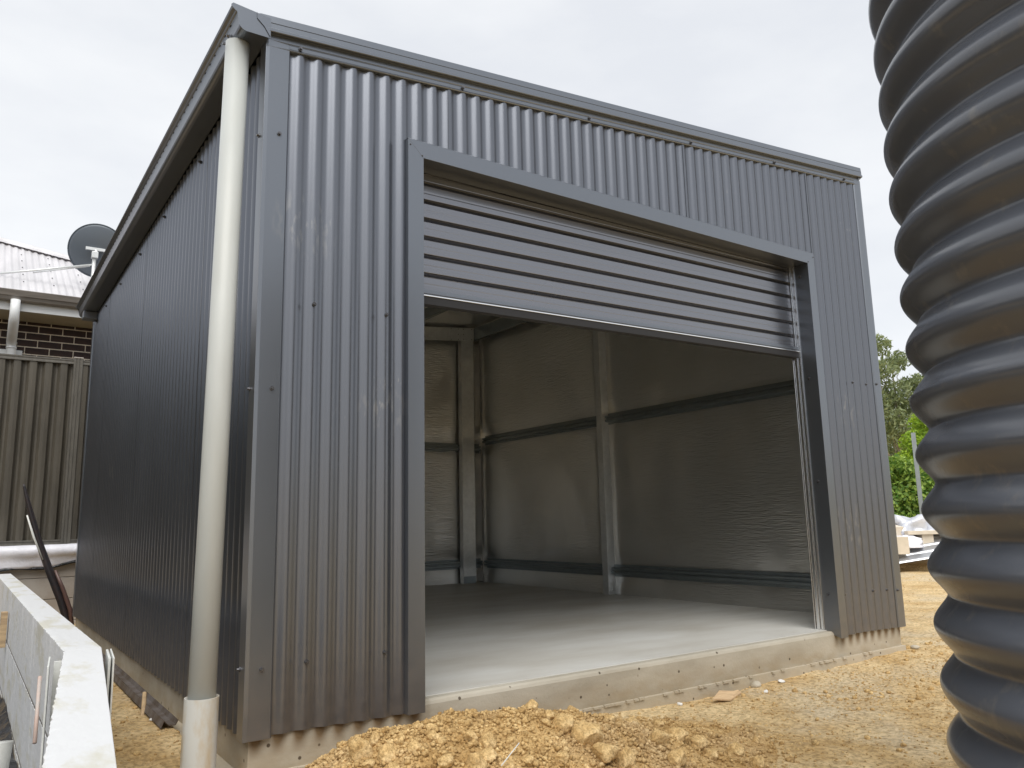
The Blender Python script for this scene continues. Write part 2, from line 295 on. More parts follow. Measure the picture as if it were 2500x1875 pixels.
class MB:
    def __init__(s): s.v = []; s.f = []
    def add(s, v, f): n = len(s.v); s.v += [tuple(p) for p in v]; s.f += [tuple(i + n for i in q) for q in f]; return s
    def box(s, x0, x1, y0, y1, z0, z1):
        return s.add([(x0, y0, z0), (x1, y0, z0), (x1, y1, z0), (x0, y1, z0), (x0, y0, z1), (x1, y0, z1), (x1, y1, z1), (x0, y1, z1)], BOXF)
    def tube(s, pts, r, n=16, caps=True):
        pts = [Vector(p) for p in pts]; rs = r if isinstance(r, (list, tuple)) else [r] * len(pts)
        rings = []; base = len(s.v); ref = Vector((0, 0, 1)); prev = None
        for i, p in enumerate(pts):
            t = (pts[min(i + 1, len(pts) - 1)] - pts[max(i - 1, 0)]).normalized()
            if prev is None: a = t.cross(ref if abs(t.z) < .9 else Vector((1, 0, 0))).normalized()
            else: a = (prev - t * prev.dot(t)).normalized()
            prev = a; b = t.cross(a)
            for k in range(n):
                q = 2 * PI * k / n; s.v.append(tuple(p + (a * math.cos(q) + b * math.sin(q)) * rs[i]))
        for i in range(len(pts) - 1):
            for k in range(n):
                k2 = (k + 1) % n; s.f.append((base + i * n + k, base + i * n + k2, base + (i + 1) * n + k2, base + (i + 1) * n + k))
        if caps: s.f.append(tuple(base + k for k in reversed(range(n)))); s.f.append(tuple(base + (len(pts) - 1) * n + k for k in range(n)))
        return s
    def extrude(s, prof, frame, closed=True, caps=True):
        """prof list of 2D; frame list of functions (a,b)->xyz : two or more stations"""
        base = len(s.v); n = len(prof)
        for fr in frame: s.v += [tuple(fr(a, b)) for a, b in prof]
        for i in range(len(frame) - 1):
            for k in range(n if closed else n - 1):
                k2 = (k + 1) % n; s.f.append((base + i * n + k, base + i * n + k2, base + (i + 1) * n + k2, base + (i + 1) * n + k))
        if closed and caps: s.f.append(tuple(base + k for k in range(n))); s.f.append(tuple(base + (len(frame) - 1) * n + k for k in reversed(range(n))))
        return s
    def build(s, name, m, parent=None, smooth=False, bevel=0, seg=2, fix=True, **props):
        o = mesh(name, s.v, s.f, m, parent, smooth, **props)
        if fix:
            import bmesh
            bm = bmesh.new(); bm.from_mesh(o.data); bmesh.ops.recalc_face_normals(bm, faces=bm.faces); bm.to_mesh(o.data); bm.free()
        if bevel:
            md = o.modifiers.new('bevel', 'BEVEL'); md.width = bevel; md.segments = seg; md.limit_method = 'ANGLE'; md.angle_limit = R(40)
        return o
def thick(prof, t):
    """open 2D polyline -> closed outline of thickness t"""
    P = [Vector((a, b)) for a, b in prof]; offs = []
    for i, p in enumerate(P):
        d = (P[min(i + 1, len(P) - 1)] - P[max(i - 1, 0)]).normalized(); offs.append(p + Vector((-d.y, d.x)) * t)
    return [tuple(p) for p in P] + [tuple(p) for p in reversed(offs)]

# value noise, vectorised
def vnoise(x, y, seed):
    r = np.random.RandomState(seed); T = r.rand(256, 256)
    xi = np.floor(x).astype(int); yi = np.floor(y).astype(int); fx = x - xi; fy = y - yi
    fx = fx * fx * (3 - 2 * fx); fy = fy * fy * (3 - 2 * fy)
    g = lambda a, b: T[a % 256, b % 256]
    return (g(xi, yi) * (1 - fx) + g(xi + 1, yi) * fx) * (1 - fy) + (g(xi, yi + 1) * (1 - fx) + g(xi + 1, yi + 1) * fx) * fy
def fbm(x, y, f, oct=4, seed=1):
    a = 0; w = .5
    for i in range(oct): a = a + w * (vnoise(x * f, y * f, seed + i) - .5); f *= 2.1; w *= .52
    return a
def mound(x, y):
    dx = x - .40; s = np.where(dx < 0, .42, .97)
    return .25 * np.exp(-(np.abs(dx) / s) ** 2.6 - (np.abs(y + .50) / .36) ** 2.2)
def wallx(y):   # centre line of the white block wall
    return np.where(y > .15, -.487, -.487 + (y - .15) * .1155)
def ground_z(x, y):
    z = -.165 + (.018 * fbm(x, y, 1.3, 3, 5) * 2 + .020 * fbm(x, y, 8, 5, 9)) * np.where((x < .1) & (y > .1), .4, 1)
    z = z + .03 * np.clip((x - 3) / 1.5, 0, 1) * np.clip(1 - np.abs(y) / 1.5, 0, 1)
    z = z + .062 * np.clip((.0 - x) / .06, 0, 1) * np.clip((y - .15) / .5, 0, 1)
    pit = np.clip((wallx(y) - x) / .04, 0, 1) * np.clip((y + 1.9) / .3, 0, 1) * np.clip((5.2 - y) / .3, 0, 1)
    z = z - .62 * pit
    return z

# ------------------------------------------------------------------ ground
def ticks(parts):
    a = []
    for s, e, st in parts: a += list(np.arange(s, e, st))
    return np.array(sorted(set(np.round(a, 4))))
xs = ticks([(-600, -60, 90), (-60, -8, 6), (-8, -1.2, .5), (-1.2, -.6, .06), (-.6, 2.4, .018), (2.4, 5, .03), (5, 14, .15), (14, 60, 4), (60, 661, 90)])
ys = ticks([(-600, -60, 90), (-60, -6, 5), (-6, -1.4, .3), (-1.4, .3, .018), (.3, 2, .03), (2, 8, .12), (8, 30, 2), (30, 60, 6), (60, 661, 90)])
X, Y = np.meshgrid(xs, ys, indexing='ij'); Z = ground_z(X, Y)
under = (X > .15) & (X < 3.95) & (Y > .2) & (Y < 4.7); Z = np.where(under, -.25, Z)
V = np.stack([X, Y, Z], -1).reshape(-1, 3); a, b = len(xs), len(ys)
I = np.arange(a * b).reshape(a, b)
F = np.stack([I[:-1, :-1], I[1:, :-1], I[1:, 1:], I[:-1, 1:]], -1).reshape(-1, 4)
npmesh('ground', V, F, M_ground, smooth=True, kind='structure')

# stones template
def ico(sub):
    import bmesh
    bm = bmesh.new(); bmesh.ops.create_icosphere(bm, subdivisions=sub, radius=1); V = np.array([v.co[:] for v in bm.verts]); F = np.array([[v.index for v in f.verts] for f in bm.faces]); bm.free(); return V, F
ICO1, ICO2, ICO3 = ico(1), ico(2), ico(4)
def chunk(base, rs, rough=.28, flat=.75):
    V, F = base; V = V.copy()
    for k in range(9):   # random planar cuts give angular faces
        n = rs.randn(3); n /= np.linalg.norm(n); d = rs.uniform(.55, .9); t = V @ n; over = t > d
        V[over] -= np.outer((t[over] - d) * .92, n)
    V *= 1 + rough * (.55 if len(V) < 50 else .42) * rs.randn(len(V), 1) * (len(V) < 200)
    V *= np.array([rs.uniform(.8, 1.2), rs.uniform(.75, 1.1), rs.uniform(.6, .9) * flat / .75])
    return V, F
def scatter(name, P, S, base, m, parent=None, seed=3, **props):
    rs = np.random.RandomState(seed); temps = [chunk(base, rs) for _ in range(14)]; VV = []; FF = []; n = 0
    for p, s in zip(P, S):
        V, F = temps[rs.randint(14)]; a = rs.uniform(0, 2 * PI); c, d = math.cos(a), math.sin(a)
        W = V @ np.array([[c, d, 0], [-d, c, 0], [0, 0, 1]]) * s + p; VV.append(W); FF.append(F + n); n += len(V)
    return npmesh(name, np.concatenate(VV), np.concatenate(FF), m, parent, **props)
# loose grit on the ground
N = 15000
gx = np.concatenate([nrs.uniform(-.15, 4.8, N), nrs.uniform(1.2, 12, 5200), nrs.uniform(-.3, 0, 2600)])
gy = np.concatenate([nrs.uniform(-1.3, .02, N), nrs.uniform(-1.5, 5, 5200), nrs.uniform(-.8, 4, 2600)])
keep = ~((gx > -.02) & (gx < 4.1) & (gy > -.01) & (gy < 5)) & (gx > wallx(gy) + .12)
dens = fbm(gx, gy, 2.2, 3, 77); keep &= dens > nrs.uniform(-.32, .12, len(gx))
gx, gy = gx[keep], gy[keep]; gs = .0018 + .006 * nrs.rand(len(gx)) ** 3 + .012 * (nrs.rand(len(gx)) > .985)
gs *= 1 + .09 * np.clip(gx - 2, 0, 8)
scatter('loose_grit', np.stack([gx, gy, ground_z(gx, gy) + gs * .2], -1), gs, ICO1, M_clod, kind='stuff', label='loose clay grit and small stones scattered over the bare yard')

# ------------------------------------------------------------------ dirt pile
pile = thing('dirt_pile', 'heap of crumbly yellow clay dumped in front of the concrete slab', 'dirt pile', (.75, -.5, -.16))
pile_inv = pile.matrix_world.inverted()
def loc(P, par): return np.asarray(P) - np.array(par.location)
px_ = np.arange(-.15, 2.1, .009); py_ = np.arange(-1.15, .015, .009); X, Y = np.meshgrid(px_, py_, indexing='ij')
H = mound(X, Y); bumpy = (.050 * fbm(X, Y, 9, 5, 31) + .024 * fbm(X, Y, 30, 4, 41)) * np.clip(H / .05, 0, 1)
Z = ground_z(X, Y) + H - .012 + bumpy
Z = np.where(H < .012, ground_z(X, Y) - .03, Z)
V = np.stack([X, Y, Z], -1).reshape(-1, 3); a, b = X.shape; I = np.arange(a * b).reshape(a, b)
F = np.stack([I[:-1, :-1], I[1:, :-1], I[1:, 1:], I[:-1, 1:]], -1).reshape(-1, 4)
npmesh('clay_mound', loc(V, pile), F, M_clod, pile, smooth=True, kind='stuff')
def pile_z(x, y):
    H = mound(x, y); return ground_z(x, y) + H - .012 + (.050 * fbm(x, y, 9, 5, 31) + .024 * fbm(x, y, 30, 4, 41)) * np.clip(H / .05, 0, 1)
N = 36000; qx = nrs.uniform(-.1, 2.1, N); qy = nrs.uniform(-1.1, -.02, N); q = mound(qx, qy)
k = (q > nrs.uniform(.0, .09, N)) & (q > .004); qx, qy = qx[k], qy[k]
qs = .0025 + .0085 * nrs.rand(len(qx)) ** 3.0 + .007 * (nrs.rand(len(qx)) > .96)
scatter('clay_crumbs', loc(np.stack([qx, qy, pile_z(qx, qy) + qs * .35], -1), pile), qs, ICO1, M_clod, pile, 5, kind='stuff')
N = 170; qx = nrs.uniform(-.05, 1.9, N); qy = nrs.uniform(-1.0, -.1, N); q = mound(qx, qy); k = q > nrs.uniform(0, .14, N); qx, qy = qx[k], qy[k]
qs = .010 + .010 * nrs.rand(len(qx))
scatter('clay_lumps', loc(np.stack([qx, qy, pile_z(qx, qy) + qs * .4], -1), pile), qs, ICO2, M_clod, pile, 15, kind='stuff')
from mathutils import noise as mnoise
CLODS = [(.185, -.516, .049, .037), (.238, -.594, .057, .026), (.24, -.494, .069, .019), (.546, -.659, .049, .028), (.504, -.628, .064, .023), (.51, -.708, .023, .027), (.46, -.734, .009, .032), (.805, -.526, .064, .022), (.828, -.598, .049, .024), (.903, -.704, -.004, .046), (.86, -.637, .032, .034), (.911, -.78, -.044, .039), (.987, -.79, -.059, .037), (1.359, -.659, -.081, .034), (1.245, -.683, -.061, .037), (1.194, -.818, -.096, .036), (1.463, -.663, -.101, .03), (1.445, -.742, -.112, .027), (1.541, -.776, -.13, .027), (1.531, -.88, -.143, .029), (1.38, -.40, -.08, .03), (1.576, -.35, -.143, .022), (.392, -.597, .077, .017), (.3, -.637, .054, .019), (.361, -.712, .02, .021), (.628, -.67, .04, .018), (.633, -.748, -.004, .02), (.747, -.765, -.02, .023), (.555, -.753, -.006, .018), (.306, -.548, .081, .015), (.386, -.501, .089, .015), (.173, -.603, .03, .019), (.224, -.658, .03, .016), (.10, -.55, -.01, .024), (1.75, -.7, -.15, .018), (1.05, -.45, .02, .026), (1.13, -.56, -.01, .024)]
for i, (x, y, z, s) in enumerate(CLODS):
    rs = np.random.RandomState(100 + i); V, F = chunk(ICO3, rs, 0, .9)
    for j in range(len(V)):
        v = Vector(V[j]); n = mnoise.fractal(v * 2.1 + Vector((i * 3.1, 0, 0)), .8, 2.1, 5); V[j] *= 1 + .17 * n
    a = rs.uniform(0, 6.28); c, d = math.cos(a), math.sin(a); V = V @ np.array([[c, d, 0], [-d, c, 0], [0, 0, 1]])
    z = float(pile_z(np.array([x]), np.array([y]))[0]) + s * .35
    o = npmesh('clod', V * s * 1.18, F, M_clod, pile, smooth=False); o.location = (x - pile.location.x, y - pile.location.y, z - pile.location.z)

# small litter on the ground by the slab
def litter_z(x, y): return float(ground_z(np.array([x]), np.array([y]))[0])
def rock(name, x, y, s, m, label, cat, seed, flat=.7, dz=.3):
    rs = np.random.RandomState(seed); V, F = chunk(ICO2, rs, 0, flat)
    o = npmesh(name, V * s, F, m); o.location = (x, y, litter_z(x, y) + s * dz); return tag(o, label, cat)
rock('concrete_crumb', 2.02, -.045, .016, M_chip, 'small bright white crumb at the foot of the slab, nearest the dirt heap', 'rubble', 1)
rock('concrete_crumb', 2.55, -.13, .013, M_chip, 'tiny white crumb lying out on the clay just right of the plywood offcut', 'rubble', 2)
rock('concrete_rubble', 2.60, -.03, .034, M_foot, 'pale grey lump of concrete slurry against the slab beyond the plywood offcut', 'rubble', 3, .5)
rock('concrete_rubble', 2.78, -.05, .022, M_chip, 'small grey concrete lump right of the larger slurry lump at the slab foot', 'rubble', 4, .5)
rock('concrete_rubble', 4.17, -.02, .030, M_foot, 'pale broken concrete scrap at the far right corner of the slab', 'rubble', 5, .4)
rock('clay_stone', 3.6, -.95, .03, M_clod, 'flat pale stone lying alone on the clay near the water tank', 'stone', 6, .5)
rock('clay_stone', 3.75, -.97, .022, M_ground, 'dull stone just right of the flat pale stone near the water tank', 'stone', 7, .5)
rock('clay_stone', -.10, .98, .02, M_chip, 'flat grey chip on the dirt between the white wall and the steel channel', 'stone', 8, .3)
mb = MB(); T = .006
pts = [(2.19, -.10), (2.29, -.055), (2.40, -.05), (2.47, -.02), (2.43, -.075), (2.27, -.14)]
vz = [.012, .03, .012, .004, .006, .004]
z0 = litter_z(2.3, -.08)
mb.v = [(x, y, z0 + h) for (x, y), h in zip(pts, vz)] + [(x, y, z0 + h + T) for (x, y), h in zip(pts, vz)]
mb.f = [(5, 4, 3, 2, 1, 0), (6, 7, 8, 9, 10, 11)] + [(i, (i + 1) % 6, (i + 1) % 6 + 6, i + 6) for i in range(6)]
tag(mb.build('plywood_offcut', M_card), 'torn tan plywood offcut lying on the clay beside the slab', 'offcut')
mb = MB().tube([(.50, -.80, .01), (.62, -.72, .035)], .0016, 6); tag(mb.build('plastic_straw', M_strip), 'thin white wire sticking out of the front of the dirt heap', 'wire')

# ------------------------------------------------------------------ SHED
W, D, HL, SL = 4.087, 4.9, 2.555, .0949
top = lambda x: HL + SL * x
shed = thing('garage_shed', 'charcoal corrugated steel garage shed with its roller door half open', 'shed', (0, 0, 0))
# slab
mb = MB()
prof = [(.014, -.40), (.014, .012), (.019, .023), (.030, .030), (D - .02, .030), (D - .02, -.40)]
mb.extrude(prof, [lambda a, b, X=X: (X, a, b) for X in (.014, W - .014)])
slab = mb.build('concrete_slab', M_slab, shed)
# the trowelled floor skin stands 4 mm above the slab pour
mb = MB(); mb.box(.05, W - .05, .062, D - .05, .0305, .0345); mb.build('floor_surface', M_floor, slab)
mb = MB(); mb.box(.0, W + .0, -.006, .05, -.42, -.118); mb.box(-.035, .04, -.008, D, -.42, -.128)
for i in range(60):   # ragged slurry lip along the form line
    x = rnd.uniform(.0, W - .3); s = rnd.uniform(.006, .02); mb.box(x, x + s * 2.2, -.012 - rnd.random() * .004, 0, -.124, -.1155 + rnd.random() * .004)
for i in range(50):
    y = rnd.uniform(.0, 3); s = rnd.uniform(.006, .02); mb.box(-.040, -.03, y, y + s * 2.2, -.134, -.126 + rnd.random() * .003)
mb.build('footing', M_foot, slab)

# corrugated sheet along a line, amplitude 8 mm, pitch 76 mm
PIT = .076
def wav(t):
    s = math.sin(t); return s * (1.10 - .10 * s * s)
def cor_sheet(name, x0, x1, off, place, zb, zt, m, parent, phase=.1274, seg=14, lift=0.0):
    """place(s, d, z)->xyz: s along, d outward. zb/zt functions of s."""
    n = int(round((x1 - x0) / PIT * seg)); v = []; f = []
    rows = 2
    for i in range(n + 1):
        s = x0 + (x1 - x0) * i / n; d = .0068 * wav(2 * PI * (s - phase) / PIT + PI / 2) + off + lift
        for k in range(rows):
            zz = zb(s) + (zt(s) - zb(s)) * k / (rows - 1); v.append(place(s, d, zz))
    for i in range(n): f.append((2 * i, 2 * i + 2, 2 * i + 3, 2 * i + 1))
    o = mesh(name, v, f, m, parent, True)
    md = o.modifiers.new('t', 'SOLIDIFY'); md.thickness = .0012; md.offset = -1; md.use_rim = False
    return o
front = lambda s, d, z: (s, -d - .0, z)
DX0, DX1, DZ1 = .64, 3.40, 2.26
edges = [.072] + [.1274 + PIT * k - .006 for k in (9, 19, 29, 39, 44)] + [W - .072]
for i in range(len(edges) - 1):
    a, b = edges[i], edges[i + 1] + (.022 if i < len(edges) - 2 else 0)
    lift = .0026 * (i % 2)
    segs = []
    for s0, s1, zb in ((a, min(b, DX0), 0.0), (max(a, DX0), min(b, DX1), DZ1), (max(a, DX1), b, 0.0)):
        if s1 - s0 > .004: segs.append((s0, s1, zb))
    v = []; f = []
    for s0, s1, zb in segs:
        n = max(1, int(round((s1 - s0) / PIT * 16))); base = len(v)
        for j in range(n + 1):
            s = s0 + (s1 - s0) * j / n; d = .0068 * wav(2 * PI * (s - .1274) / PIT + PI / 2) + lift
            v += [(s, -d, zb + .003 * math.sin(s * 9) * (zb == 0)), (s, -d, top(s) + .03)]
        for j in range(n): f.append((base + 2 * j, base + 2 * j + 2, base + 2 * j + 3, base + 2 * j + 1))
    o = mesh('wall_sheet', v, f, M_clad, shed, True); md = o.modifiers.new('t', 'SOLIDIFY'); md.thickness = .0012; md.offset = -1; md.use_rim = False
# left wall
left = lambda s, d, z: (-d, s, z)
n = int(D // .76) + 1
for i in range(n):
    a = .052 if i == 0 else .1274 + .76 * i - .006; b = min(.1274 + .76 * (i + 1) + .012, D - .02)
    if b - a > .05: cor_sheet('wall_sheet', a, b, .0, left, lambda s: 0, lambda s: HL + .02, M_clad, shed, seg=14, lift=.0006 * (i % 2))
right = lambda s, d, z: (W + d, s, z); back = lambda s, d, z: (s, D + d, z)
for i in range(n):
    a = .05 + .76 * i; b = min(a + .78, D - .02)
    if b - a > .05: cor_sheet('wall_sheet', a, b, .0, right, lambda s: 0, lambda s: top(W), M_clad, shed, seg=6, lift=.0014 * (i % 2))
for i in range(6):
    a = .02 + .76 * i; b = min(a + .78, W - .02)
    if b - a > .05: cor_sheet('wall_sheet', a, b, .0, back, lambda s: 0, top, M_clad, shed, seg=6, lift=.0014 * (i % 2))
# roof
roof = lambda s, d, z: (z, s, top(z) + .075 + d)
for i in range(7):
    a = -.02 + .76 * i; b = min(a + .78, D + .03)
    if b - a > .05: cor_sheet('roof_sheet', a, b, .0, roof, lambda s: -.05, lambda s: W + .02, M_clad, shed, seg=6, lift=.0014 * (i % 2))

# corner flashings: folded L with small return lips
def corner(x, y, sx, sy, zt, wf=.078, ws=.055):
    P = [(wf, .004), (wf, .0115), (wf - .006, .0125), (0, .0125), (-.0125, 0), (-.0125, -0.0), ]
    # outline in local (along front axis u, outward v); then side leg
    pr = [(wf + .006, -.004), (wf, -.0115), (0, -.0125), (-.0125, -.0125), (-.0125, ws), (-.004, ws + .006)]
    pr = thick(pr, .0015)
    mb = MB(); mb.extrude(pr, [lambda a, b, Z=Z: (x + sx * a, y + sy * b, Z if Z < 1 else zt) for Z in (-.004, 2)])
    return mb.build('corner_flashing', M_trim, shed, bevel=.0008)
corner(0, 0, 1, 1, HL + .03); corner(W, 0, -1, 1, top(W) + .03, .058); corner(0, D, 1, -1, HL + .02); corner(W, D, -1, -1, top(W) + .03)

# barge capping along the sloping top of the front wall
bp = [(.004, -.003), (-.0115, -.003), (-.0145, .001), (-.0115, .008), (-.0125, .022), (-.0105, .026), (-.0125, .030), (-.0125, .054), (-.0160, .055), (-.0320, .0505), (-.0355, .053), (-.0358, .064),
      (-.0300, .0685), (-.0290, .088), (-.0265, .0885), (-.0265, .0915), (-.0290, .092), (-.0265, .122), (-.020, .126), (.06, .126)]
pr = thick(bp, -.0018)
def barge(a, b, x): return (x, a, top(x) + b)
mb = MB()
base = len(mb.v); st = [(-.011)] + [W * k / 8 for k in range(1, 8)] + [W - .008]
def bpos(a, b, x, i):
    xx = x
    if i == 0: xx = -.011 - max(0, (b - .045)) * .75 * (b > .045) if b < .09 else -.045
    if i == 8: xx = x + (.022 if a < -.02 or b > .058 else 0)
    return (xx, a, top(xx) + b)
mb.extrude(pr, [lambda a, b, x=x, i=i: bpos(a, b, x, i) for i, x in enumerate(st)])
mb.build('barge_capping', M_trim, shed, bevel=.0007)
# right hand ridge capping edge (high side)
mb = MB(); mb.box(W + .012, W + .03, .0, D, top(W) + .0, top(W) + .12); mb.box(W - .1, W + .012, .0, D, top(W) + .105, top(W) + .12); mb.build('apex_capping', M_trim, shed)

# gutter on the low side
gp = [(-.010, .078), (-.010, .024), (-.094, .020), (-.104, .0215), (-.112, .0253), (-.1175, .031), (-.1215, .038), (-.1235, .05), (-.131, .088), (-.136, .091), (-.139, .096), (-.150, .101), (-.154, .108), (-.149, .115), (-.140, .1145)]
G0, G1 = -.032, D + .02
mb = MB(); mb.extrude(thick(gp, -.0016), [lambda a, b, Y=Y: (a, Y, HL + b) for Y in (G0 + .001, G1 - .001)])
gut = mb.build('gutter', M_trim, shed, bevel=.0007)
endp = [(-.004, .105), (-.004, .020), (-.094, .018), (-.104, .0195), (-.113, .0235), (-.119, .0295), (-.1235, .037), (-.126, .05), (-.134, .087), (-.142, .092), (-.154, .102), (-.156, .110), (-.149, .118)]
for y0, y1 in ((G0 - .002, G0 + .001), (G1 - .001, G1 + .002)):
    mb = MB(); mb.extrude(endp, [lambda a, b, Y=Y: (a, Y, HL + b) for Y in (y0, y1)]); mb.build('end_cap', M_trim, gut)
mb = MB()
for k in range(60):
    y = .06 + k * .078; mb.box(-.1325, -.1305, y, y + .014, HL + .0815, HL + .0840)
mb.build('overflow_slots', M_rubber, gut, kind='stuff')
mb = MB(); mb.box(-.118, -.006, D - .25, D - .14, HL - .045, HL + .0195); mb.build('rear_outlet', M_trim, gut, bevel=.004)
# small capping piece between gutter end and barge
mb = MB(); mb.extrude([(-.060, .110), (-.008, .052), (-.006, .024), (-.030, .060), (-.058, .085)], [lambda a, b, Y=Y: (a, Y, HL + b) for Y in (-.0375, -.036)]); mb.build('gutter_infill', M_trim, shed)

# downpipe with socket
def line(a, b, t): return tuple(a[i] + (b[i] - a[i]) * t for i in range(3))
p0, p1 = (-.140, .045, -.20), (-.098, .078, HL + .022)
mb = MB().tube([line(p0, p1, t) for t in (0, .5, 1)], .045, 48); dp = mb.build('downpipe', M_pvc, shed, smooth=True, fix=True)
q1 = line(p0, p1, (.150 + .20) / (HL + .22))
mb = MB(); R0 = .0555
ax = [p0, line(p0, p1, .02), q1]
mb.tube([ax[0], q1], R0, 48, caps=False); mb.tube([q1, (q1[0], q1[1], q1[2] + .0005)], [R0, R0 - .003], 48, caps=False); n = 48
mb.tube([(q1[0], q1[1], q1[2] + .0005), (q1[0], q1[1], q1[2] - .006)], [R0 - .003, .0452], 48, caps=False)
mb.build('pipe_socket', M_pvc2, dp, smooth=True)
mb = MB().box(-.158, -.148, .06, .068, HL - .005, HL + .003).build('pipe_screw', M_screw, dp)

# door surround
YF, YB = -.031, .098
def trim_jamb(xo, xi, sgn):
    # outer lip, face, reveal
    pr = [(xo, .006), (xo, YF + .004), (xo + sgn * .0015, YF), (xi, YF), (xi, YB)]
    mb = MB(); mb.extrude(thick(pr, .0016 * sgn), [lambda a, b, Z=Z, top_=t_: (a, b, Z) for Z, t_ in ((-.004, 0), (9, 1))])
    # mitre the top: outer edge to 2.33, inner to 2.255
    nv = len(mb.v) // 2
    for i in range(nv, 2 * nv):
        x, y, z = mb.v[i]; t = abs(x - xi) / abs(xo - xi); mb.v[i] = (x, y, 2.251 + t * .0745)
    # lift the reveal's foot onto the slab surface
    for i in range(nv):
        x, y, z = mb.v[i]
        if y > .012: mb.v[i] = (x, y, .0355)
    return mb.build('door_jamb', M_trim, shed, bevel=.0006)
XIL, XIR = .668, 3.378
trim_jamb(.594, XIL, 1); trim_jamb(3.450, XIR, -1)
pr = [(.006, .0735), (YF - .008, .0735), (YF - .009, .070), (YF, .066), (YF, 0), (YB, 0), (YB, .02)]
pr = [(.006, .0775), (YF + .0045, .0775), (YF, .0725), (YF, 0), (YB, 0), (YB, .014)]
mb = MB(); mb.extrude(thick(pr, .0016), [lambda a, b, x=x, i=i: (x + (-.0725 if i == 0 else .0725) * min(1, max(0, b / .0725)), a, 2.2525 + b) for i, x in enumerate((XIL - .001, XIR + .001))])
mb.build('door_head', M_trim, shed, bevel=.0006)
# galvanised guide tracks
for x, s in ((XIL, 1), (XIR, -1)):
    mb = MB()
    xa = x - s * .03
    for y0, y1, xx in ((.070, .0735, x + s * .002), (.0765, .092, x + s * .001), (.095, .097, x + s * .008), (.099, .120, x + s * .003), (.123, .127, x + s * .012)):
        mb.box(min(xa, xx + s * .004), max(xa, xx + s * .004), y0, y1, .036, 2.30)
    mb.build('guide_track', M_alu if s < 0 else M_galv, shed, bevel=.0008)

# roller door: curtain rolls up to a drum behind the head
rd = bpy.data.objects.new('roller_door', None)
CY = .106; pitch = .0852; zb = 1.708; nrib = 8
pr = []
for k in range(nrib + 1):
    z = zb + k * pitch
    pr += [(CY - .0035, z + .000), (CY - .0038, z + .022), (CY - .0032, z + .026), (CY - .0032, z + .030), (CY - .0038, z + .034), (CY - .0030, z + .060), (CY - .0005, z + .0625), (CY + .0150, z + .0640), (CY + .0165, z + .0660), (CY + .0158, z + .0700), (CY + .002, z + .0810), (CY - .0030, z + .083)]
pr = [p for p in pr if p[1] < 2.33]
for k in range(8):
    a = k / 8 * 1.4; pr.append((CY + .10 * (1 - math.cos(a)) , 2.335 + .1 * math.sin(a)))
cx0, cx1 = XIL - .02, XIR + .012
tilt = lambda x: .010 * (x - XIL)
mb = MB(); mb.extrude(thick(pr, -.0012), [lambda a, b, x=x: (x, a, b + tilt(x)) for x in np.linspace(cx0, cx1, 3)])
cur = mb.build('roller_curtain', M_door, shed)
mb = MB(); mb.extrude([(-.0125, .038), (-.0125, .026), (-.0175, .024), (-.0175, .018), (-.0130, .016), (-.0130, .0125), (.014, .0125), (.014, .038)], [lambda a, b, x=x: (x, CY + a, zb - .034 + b + tilt(x)) for x in (XIL + .003, XIR - .004)])
mb.build('bottom_rail', M_trim, cur, bevel=.0006)
mb = MB(); mb.extrude([(-.0165, .012), (-.0205, .010), (-.0205, .0055), (-.0165, .004), (.012, .004), (.012, .012)], [lambda a, b, x=x: (x, CY + a, zb - .034 + b + tilt(x)) for x in (XIL + .003, XIR - .004)])
mb.build('silver_strip', M_alu, cur, bevel=.0006)
mb = MB(); mb.extrude([(-.0165, .004), (-.0165, -.030), (0, -.038), (.012, -.030), (.012, .004)], [lambda a, b, x=x: (x, CY + a, zb - .0345 + b + tilt(x)) for x in (XIL + .003, XIR - .004)])
mb.build('rubber_seal', M_rubber, cur)
mb = MB().tube([(cx0 + .0, CY + .20, 2.52), (cx1 - .0, CY + .20, 2.52)], .14, 32); mb.build('door_roll', M_door, cur, smooth=False)
mb = MB(); mb.box(XIL - .03, XIR + .03, .0995, .135, 2.2675, 2.30); mb.build('head_stop', M_black, shed)

# interior lining, columns, girts, purlins
def foil_sheet(name, n, m, fn):
    v = []; f = []
    for i in range(n + 1):
        for j in range(m + 1): v.append(fn(i / n, j / m))
    for i in range(n):
        for j in range(m): q = i * (m + 1) + j; f.append((q, q + 1, q + m + 2, q + m + 1))
    return mesh(name, v, f, M_foil, shed, True)
IX, IY = W - .030, D - .035
GZ = [.24, 1.535 + .08, ]
def puff(s, z, cols, girts):
    a = min(abs(s - c) for c in cols); b = min(abs(z - g) for g in girts)
    return (.048 * (1 - math.exp(-(a / .07) ** 2)) - .028 * (1 - math.exp(-(a / .26) ** 2))) * (1 - math.exp(-(b / .11) ** 2))
cr = [.12, 2.66, IY]
foil_sheet('insulation_foil', 130, 70, lambda u, v: (IX - puff(.04 + u * (IY - .04), .035 + v * 2.86, cr, [.24, 1.62, 2.9]) - .006 * mnoise.noise(Vector((u * 9, v * 5, 0))), .04 + u * (IY - .04), .035 + v * (top(W) - .04)))
foil_sheet('insulation_foil', 100, 60, lambda u, v: (.03 + u * (W - .06), IY - puff(.03 + u * (W - .06), v * 2.86, [.03, 2.0, 3.80, 4.05], [.24, 1.53, 2.8]) - .006 * mnoise.noise(Vector((u * 9, v * 5, 3))), .035 + v * (top(.03 + u * (W - .06)) + .0)))
foil_sheet('insulation_foil', 60, 30, lambda u, v: (.035 + puff(.04 + u * (IY - .04), .035 + v * 2.5, cr, [.24, 1.2, 2.5]), .04 + u * (IY - .04), .035 + v * (HL - .02)))
